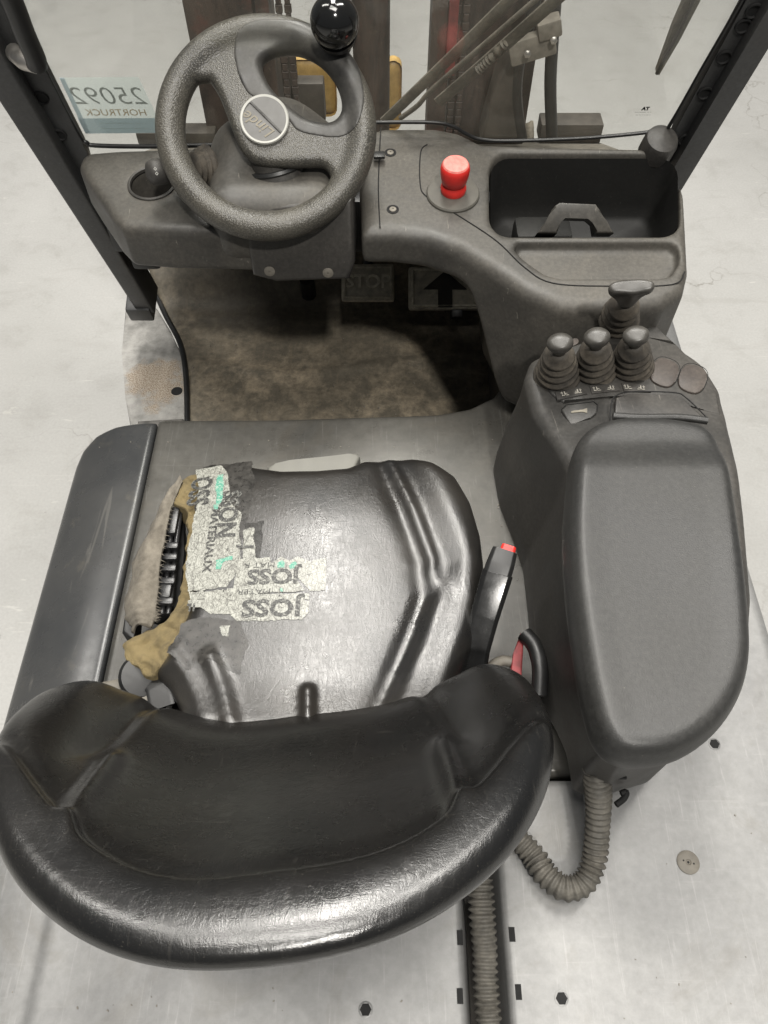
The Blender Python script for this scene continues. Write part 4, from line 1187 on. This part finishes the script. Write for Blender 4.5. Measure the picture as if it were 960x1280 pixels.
# belt reel at the left rear of the cushion
br = empty('belt_reel', truck)
prism('reel_cover', W(A([(108, 862), (128, 850), (150, 846), (196, 852), (194, 875), (188, 900), (110, 900)], float), .985), .06, MT['belt'], br, .008)
q = W1(178, 846, .985); lathe('spool', mat4(q, (.3, -.2, .9)), [(.032, -.03), (.032, .004), (.028, .009), (.015, .010), (.001, .010)], MT['black'], br, n=32)
strip('webbing', [Vector(W1(186, 842, .985)), Vector(W1(198, 858, .99)), Vector(W1(203, 885, .99))], .018, .002, MT['black'], br)

# ------------------------------------------------------------------ corrugated hoses
def corr(s): return .0150 + .0006*math.sin(s*37) + (.0020 + .0006*math.sin(s*61))*math.cos(2*math.pi*s/.0085 + .5*math.sin(s*45))
def hose(pts, n):
    w_ = smooth_path([W1(*p) for p in pts], n)
    # resample evenly, finely enough for the rings
    sl = np.concatenate([[0], np.cumsum(np.linalg.norm(np.diff(w_, axis=0), axis=1))]); t = np.arange(0, sl[-1], .0014)
    w_ = np.stack([np.interp(t, sl, w_[:, k]) for k in range(3)], 1)
    return tube('corrugated_hose', w_, corr, MT['hose'], truck, n=18, auto=80)
hose([(745, 960, 1.02), (748, 1000, .98), (746, 1045, .945), (742, 1078, .925), (729, 1104, .915), (705, 1110, .91), (682, 1093, .905), (667, 1070, .90), (640, 1040, .90)], 80)
hose([(600, 1100, .905), (603, 1150, .90), (606, 1190, .89), (607, 1230, .885), (612, 1290, .88), (616, 1340, .88)], 60)

# ------------------------------------------------------------------ pillars and windscreen
GN, GD = (0, 1, .29), 1.70
def G_(p, off=0.0): return on(A(p, float), GN, GD + off)
MT['flange'] = plastic('pillar_flange', (.022, .023, .024), (.036, .035, .033), .5, .42, big=8)
def pillar(face, flange, caps_, gask):
    pl = empty('cabin_pillar', truck)
    prism('post', G_(face, -.030), .075, MT['pillar'], pl, .006, direction=GN)
    prism('flange', G_(flange, -.004), .02, MT['flange'], pl, .002, direction=GN)
    for px, py, a in caps_:
        q = G_([(px, py)], -.004)[0]
        lathe('bolt_recess', mat4(q, -Vector(GN)), [(.0125, -.001), (.0125, .003), (.0105, .0035), (.009, .001), (.001, .0005)], MT['seam'], pl, n=24)
    return pl
pl = pillar([(-220, -205), (-158, -205), (194, 392), (172, 392)], [(-100, -205), (-62, -140), (60, 95), (108, 190), (140, 300), (140, 305), (-158, -205)], [(52, 122, 0), (75, 168, 0)], None)
box('foot_bracket', mat4(G_([(176, 384)], -.01)[0], (0, -.3, 1)), .06, .05, .05, .006, MT['pillar'], pl)
pr = pillar([(1100, -175), (1135, -175), (1040, -78), (700, 487), (675, 487), (852, 194), (962, 8)], [(1030, -180), (1100, -180), (852, 196), (836, 206), (828, 200), (843, 165)], [(942, 13, 0), (929, 32, 0), (905, 71, 0), (881, 116, 0), (856, 174, 0)], None)
ws = empty('windscreen', truck)
gl = G_([(-110, -260), (1095, -260), (838, 160), (834, 186), (605, 200), (560, 185), (480, 185), (300, 205), (116, 205), (104, 172)], .006)
prism('glass_pane', gl, .005, MT['glass'], ws, direction=GN)
gk = smooth_path(G_([(-66, -170), (58, 92), (98, 168), (108, 178), (122, 182), (200, 183), (300, 180)], .0), 60)
tube('gasket', gk, .0040, MT['black'], ws, n=10)
gk = smooth_path(G_([(470, 153), (540, 153), (566, 158), (582, 167), (600, 174), (640, 176), (740, 172), (826, 163), (838, 155), (880, 82), (930, -4), (1030, -180)], .0), 80)
tube('gasket', gk, .0034, MT['black'], ws, n=10)
text('glass_mark', 'AT', .010, mat4(G_([(807, 136)], -.001)[0], -Vector(GN), (1, 0, 0)), MT['black'], ws, depth=.0001, bold=.0006)
for dy, s in ((140, '---------- -- -'), (143.5, '-- -- - - -- -')):
    text('glass_mark', s, .006, mat4(G_([(804, dy)], -.001)[0], -Vector(GN), (1, 0, 0)), MT['black'], ws, depth=.0001)
# grab handle bracket at the top of the left pillar
mir = empty('grab_handle', truck)
hp_ = smooth_path(G_([(-60, -160), (10, -10), (30, 40), (44, 72), (46, 82)], -.055), 40)
tube('grip', hp_, .0155, MT['black'], mir, n=16)
tube('mount', G_([(46, 80), (30, 76)], -.05).tolist() + G_([(18, 66)], -.02).tolist(), .014, MT['steel'], mir, n=12)

# ------------------------------------------------------------------ wipers outside the glass
def wiper(pts, r, mat, off, name='wiper_arm'):
    return tube('arm', smooth_path(G_(pts, off), 12), r, mat, wp, n=10, squash=(Vector(GN), r*.55, r))
MT['wiper'] = plastic('dusty_wiper', (.06, .055, .045), (.17, .15, .12), .8, .55, big=20, scratch=False)
wp = empty('windscreen_wiper', truck)
wiper([(480, 152), (560, 75), (642, -5), (690, -50)], .010, MT['wiper'], .045)
tube('linkage', smooth_path(G_([(500, 148), (522, 132), (540, 112), (600, 60), (690, -18)], .05), 20), .0045, MT['wiper'], wp, n=8)
wiper([(548, 128), (620, 66), (700, -5), (730, -30)], .011, MT['wiper'], .05)
tube('coil', smooth_path(G_([(598, 88), (612, 74), (632, 54)], .036), 20), lambda s: .006 + .002*math.cos(2*math.pi*s/.006), MT['wiper'], wp, n=10)
wp = empty('windscreen_wiper', truck)
bl = G_([(820, 92), (824, 94), (850, 50), (876, 0), (900, -50), (880, -50), (856, 0), (841, 34)], .03)
prism('blade', bl, .012, MT['wiper'], wp, direction=GN)
tube('blade_spine', G_([(821, 92), (850, 38), (885, -40)], .022), .0032, MT['black'], wp, n=8)

# ------------------------------------------------------------------ paper sheet stuck outside the glass (its print shows mirrored)
paper = empty('paper_sign')
thing(paper, 'pale paper sheet with handwritten 25092 showing mirrored, stuck to the windscreen', 'sign')
def sheet1(name, q, dep, mat, parent, direction=None): return mk(name, q, [(0, 1, 2, 3)], mat, parent, smooth=False)
pq = G_([(74, 97), (173, 96), (206, 166), (107, 167)], .0135)
sheet1('sheet', pq, .0004, MT['paper'], paper, direction=GN)
lo4 = G_([(97, 148), (198, 147.5), (206, 166), (107, 167)], .0130); sheet1('blue_band', lo4, .0003, MT['paper_band'], paper, direction=GN)
lo4 = G_([(74, 97), (80, 97), (113, 167), (107, 167)], .0127); sheet1('left_strip', lo4, .0003, MT['paper_band'], paper, direction=GN)
def ptext(s, px, py, size, mat, bold=0, sh=0):
    M = mat4(G_([(px, py)], .0124)[0], -Vector(GN), (1, 0, 0)) @ Matrix.Scale(-1, 4, (1, 0, 0))
    text('mirrored_lettering', s, size, M, mat, paper, depth=.00005, bold=bold, shear=sh)
ptext('25092', 137, 121, .052, MT['paper_ink'], -.0004, .15)
ptext('HORTRUCK', 145, 141, .020, MT['paper_orange'])
ptext('- --- ------- ----- --', 152, 153.5, .012, MT['paper'])
ptext('-- ---- --- ------ ---', 156, 160, .012, MT['paper'])

# ------------------------------------------------------------------ mast ahead of the glass
mast = empty('mast', truck)
def upright(x, w, y=1.92, dpt=.16):
    bm = bmesh.new()
    bm_box(bm, mat4((x, y, 1.25)), w, .02, 2.3, .002); bm_box(bm, mat4((x - w/2 + .012, y + dpt/2, 1.25)), .022, dpt, 2.3, .002); bm_box(bm, mat4((x + w/2 - .012, y + dpt/2, 1.25)), .022, dpt, 2.3, .002)
    return mkbm('upright', bm, MT['mast'], mast)
upright(-.375, .155); upright(.26, .20)
upright(-.272, .030, 1.90, .10); upright(.13, .045, 1.90, .10)
lathe('lift_cylinder', mat4((-.03, 1.93, .2)), [(.044, 0), (.044, 2.0)], MT['mast'], mast, n=28)
for x in (-.235, -.215, .165, .185):
    bm = bmesh.new()
    for k in range(60): bm_box(bm, mat4((x, 1.895, .72 + k*.018)), .016 if k % 2 else .012, .010, .0165, .001, 1)
    mkbm('lift_chain', bm, MT['mast'], mast)
MT['redmast'] = plain('dull_red_paint', (.16, .03, .03), .5, var=.4)
box('red_stripe', mat4((.155, 1.878, 1.32)), .022, .012, .5, .002, MT['redmast'], mast)
# carriage with fork heels and yellow stops ahead of the mast
car = empty('fork_carriage', truck)
box('lower_bar', mat4((-.05, 2.22, .22)), .95, .04, .09, .004, MT['dirtymetal'], car)
for x in (-.30, .36): 
    bm = bmesh.new(); bm_box(bm, mat4((x, 2.26, .28)), .11, .045, .46, .006); bm_box(bm, mat4((x, 2.80, .07)), .11, 1.1, .04, .006)
    mkbm('fork', bm, MT['dirtymetal'], car)
for px, py, w_, hh in ((352, 108, .09, .28), (384, 124, .10, .11)):
    q = on(A([(px, py)], float), (0, 1, 0), 2.17)[0]; box('carriage_block', mat4(q), w_, .05, hh, .006, MT['dirtymetal'], car)
for px, py, w_, hh in ((392, 108, .13, .16), (491, 118, .05, .20)):
    q = on(A([(px, py)], float), (0, 1, 0), 2.24)[0]; box('yellow_stop', mat4(q), w_, .03, hh, .03, MT['yellow'], car, seg=4)
# tilt hoses and bracket right of the mast
for pts in ([(652, 175), (645, 120), (650, 70), (664, 20), (676, -40)], [(690, 172), (688, 110), (690, 60), (694, 0), (698, -50)]):
    w_ = smooth_path(on(A(pts, float), (0, 1, 0), 1.80), 30); tube('hydraulic_hose', w_, .014, MT['black'], mast, n=12)
q = on(A([(665, 58)], float), (0, 1, 0), 1.77)[0]; M = mat4(q, (0, -1, 0), (1, .0, .3))
bm = bmesh.new(); bm_box(bm, M, .10, .05, .03, .006); bm_box(bm, M @ Matrix.Translation((.04, .03, .0)), .05, .035, .045, .006); mkbm('valve_block', bm, MT['belt'], mast)
for px, py in ((659, 67), (692, 50)):
    q = on(A([(px, py)], float), (0, 1, 0), 1.745)[0]; lathe('bolt', mat4(q, (0, -1, .2)), [(.008, 0), (.008, .006), (.004, .008), (.001, .008)], MT['steel'], mast, n=6)
tc = on(A([(600, 175), (660, 175), (648, 110), (640, 70), (622, 95)], float), (0, 1, 0), 1.79); prism('tilt_cylinder_cover', tc, .06, MT['dirtymetal'], mast, .01, direction=(0, 1, 0))
q = on(A([(712, 160)], float), (0, 1, 0), 1.95)[0]; box('side_plate', mat4(q), .16, .06, .05, .004, MT['dirtymetal'], mast)
q = on(A([(222, 167)], float), (0, 1, 0), 1.90)[0]; box('side_plate', mat4(q), .20, .05, .03, .004, MT['dirtymetal'], mast)

# ------------------------------------------------------------------ crumbs of dirt on the mat and the hood
bm = bmesh.new()
for k in range(70):
    px, py = random.uniform(240, 610), random.uniform(400, 520); q = W1(px, py, FZ + .004); s = random.uniform(.0008, .0022)
    bm_box(bm, Matrix.Translation(q) @ Matrix.Rotation(random.uniform(0, 3), 4, (random.random(), random.random(), 1)), s*2, s*1.4, s, 0)
for k in range(45):
    px, py = random.choice(((random.uniform(90, 640), random.uniform(548, 560)), (random.uniform(620, 650), random.uniform(560, 680)), (random.uniform(760, 955), random.uniform(980, 1275)), (random.uniform(10, 540), random.uniform(1225, 1275))))
    q = W1(px, py, HZ + .0006); s = random.uniform(.0005, .0012)
    bm_box(bm, Matrix.Translation(q) @ Matrix.Rotation(random.uniform(0, 3), 4, 'Z'), s*2.4, s*1.4, s, 0)
o_ = mkbm('dirt_crumbs', bm, MT['belt'], truck, smooth=False); o_['kind'] = 'stuff'
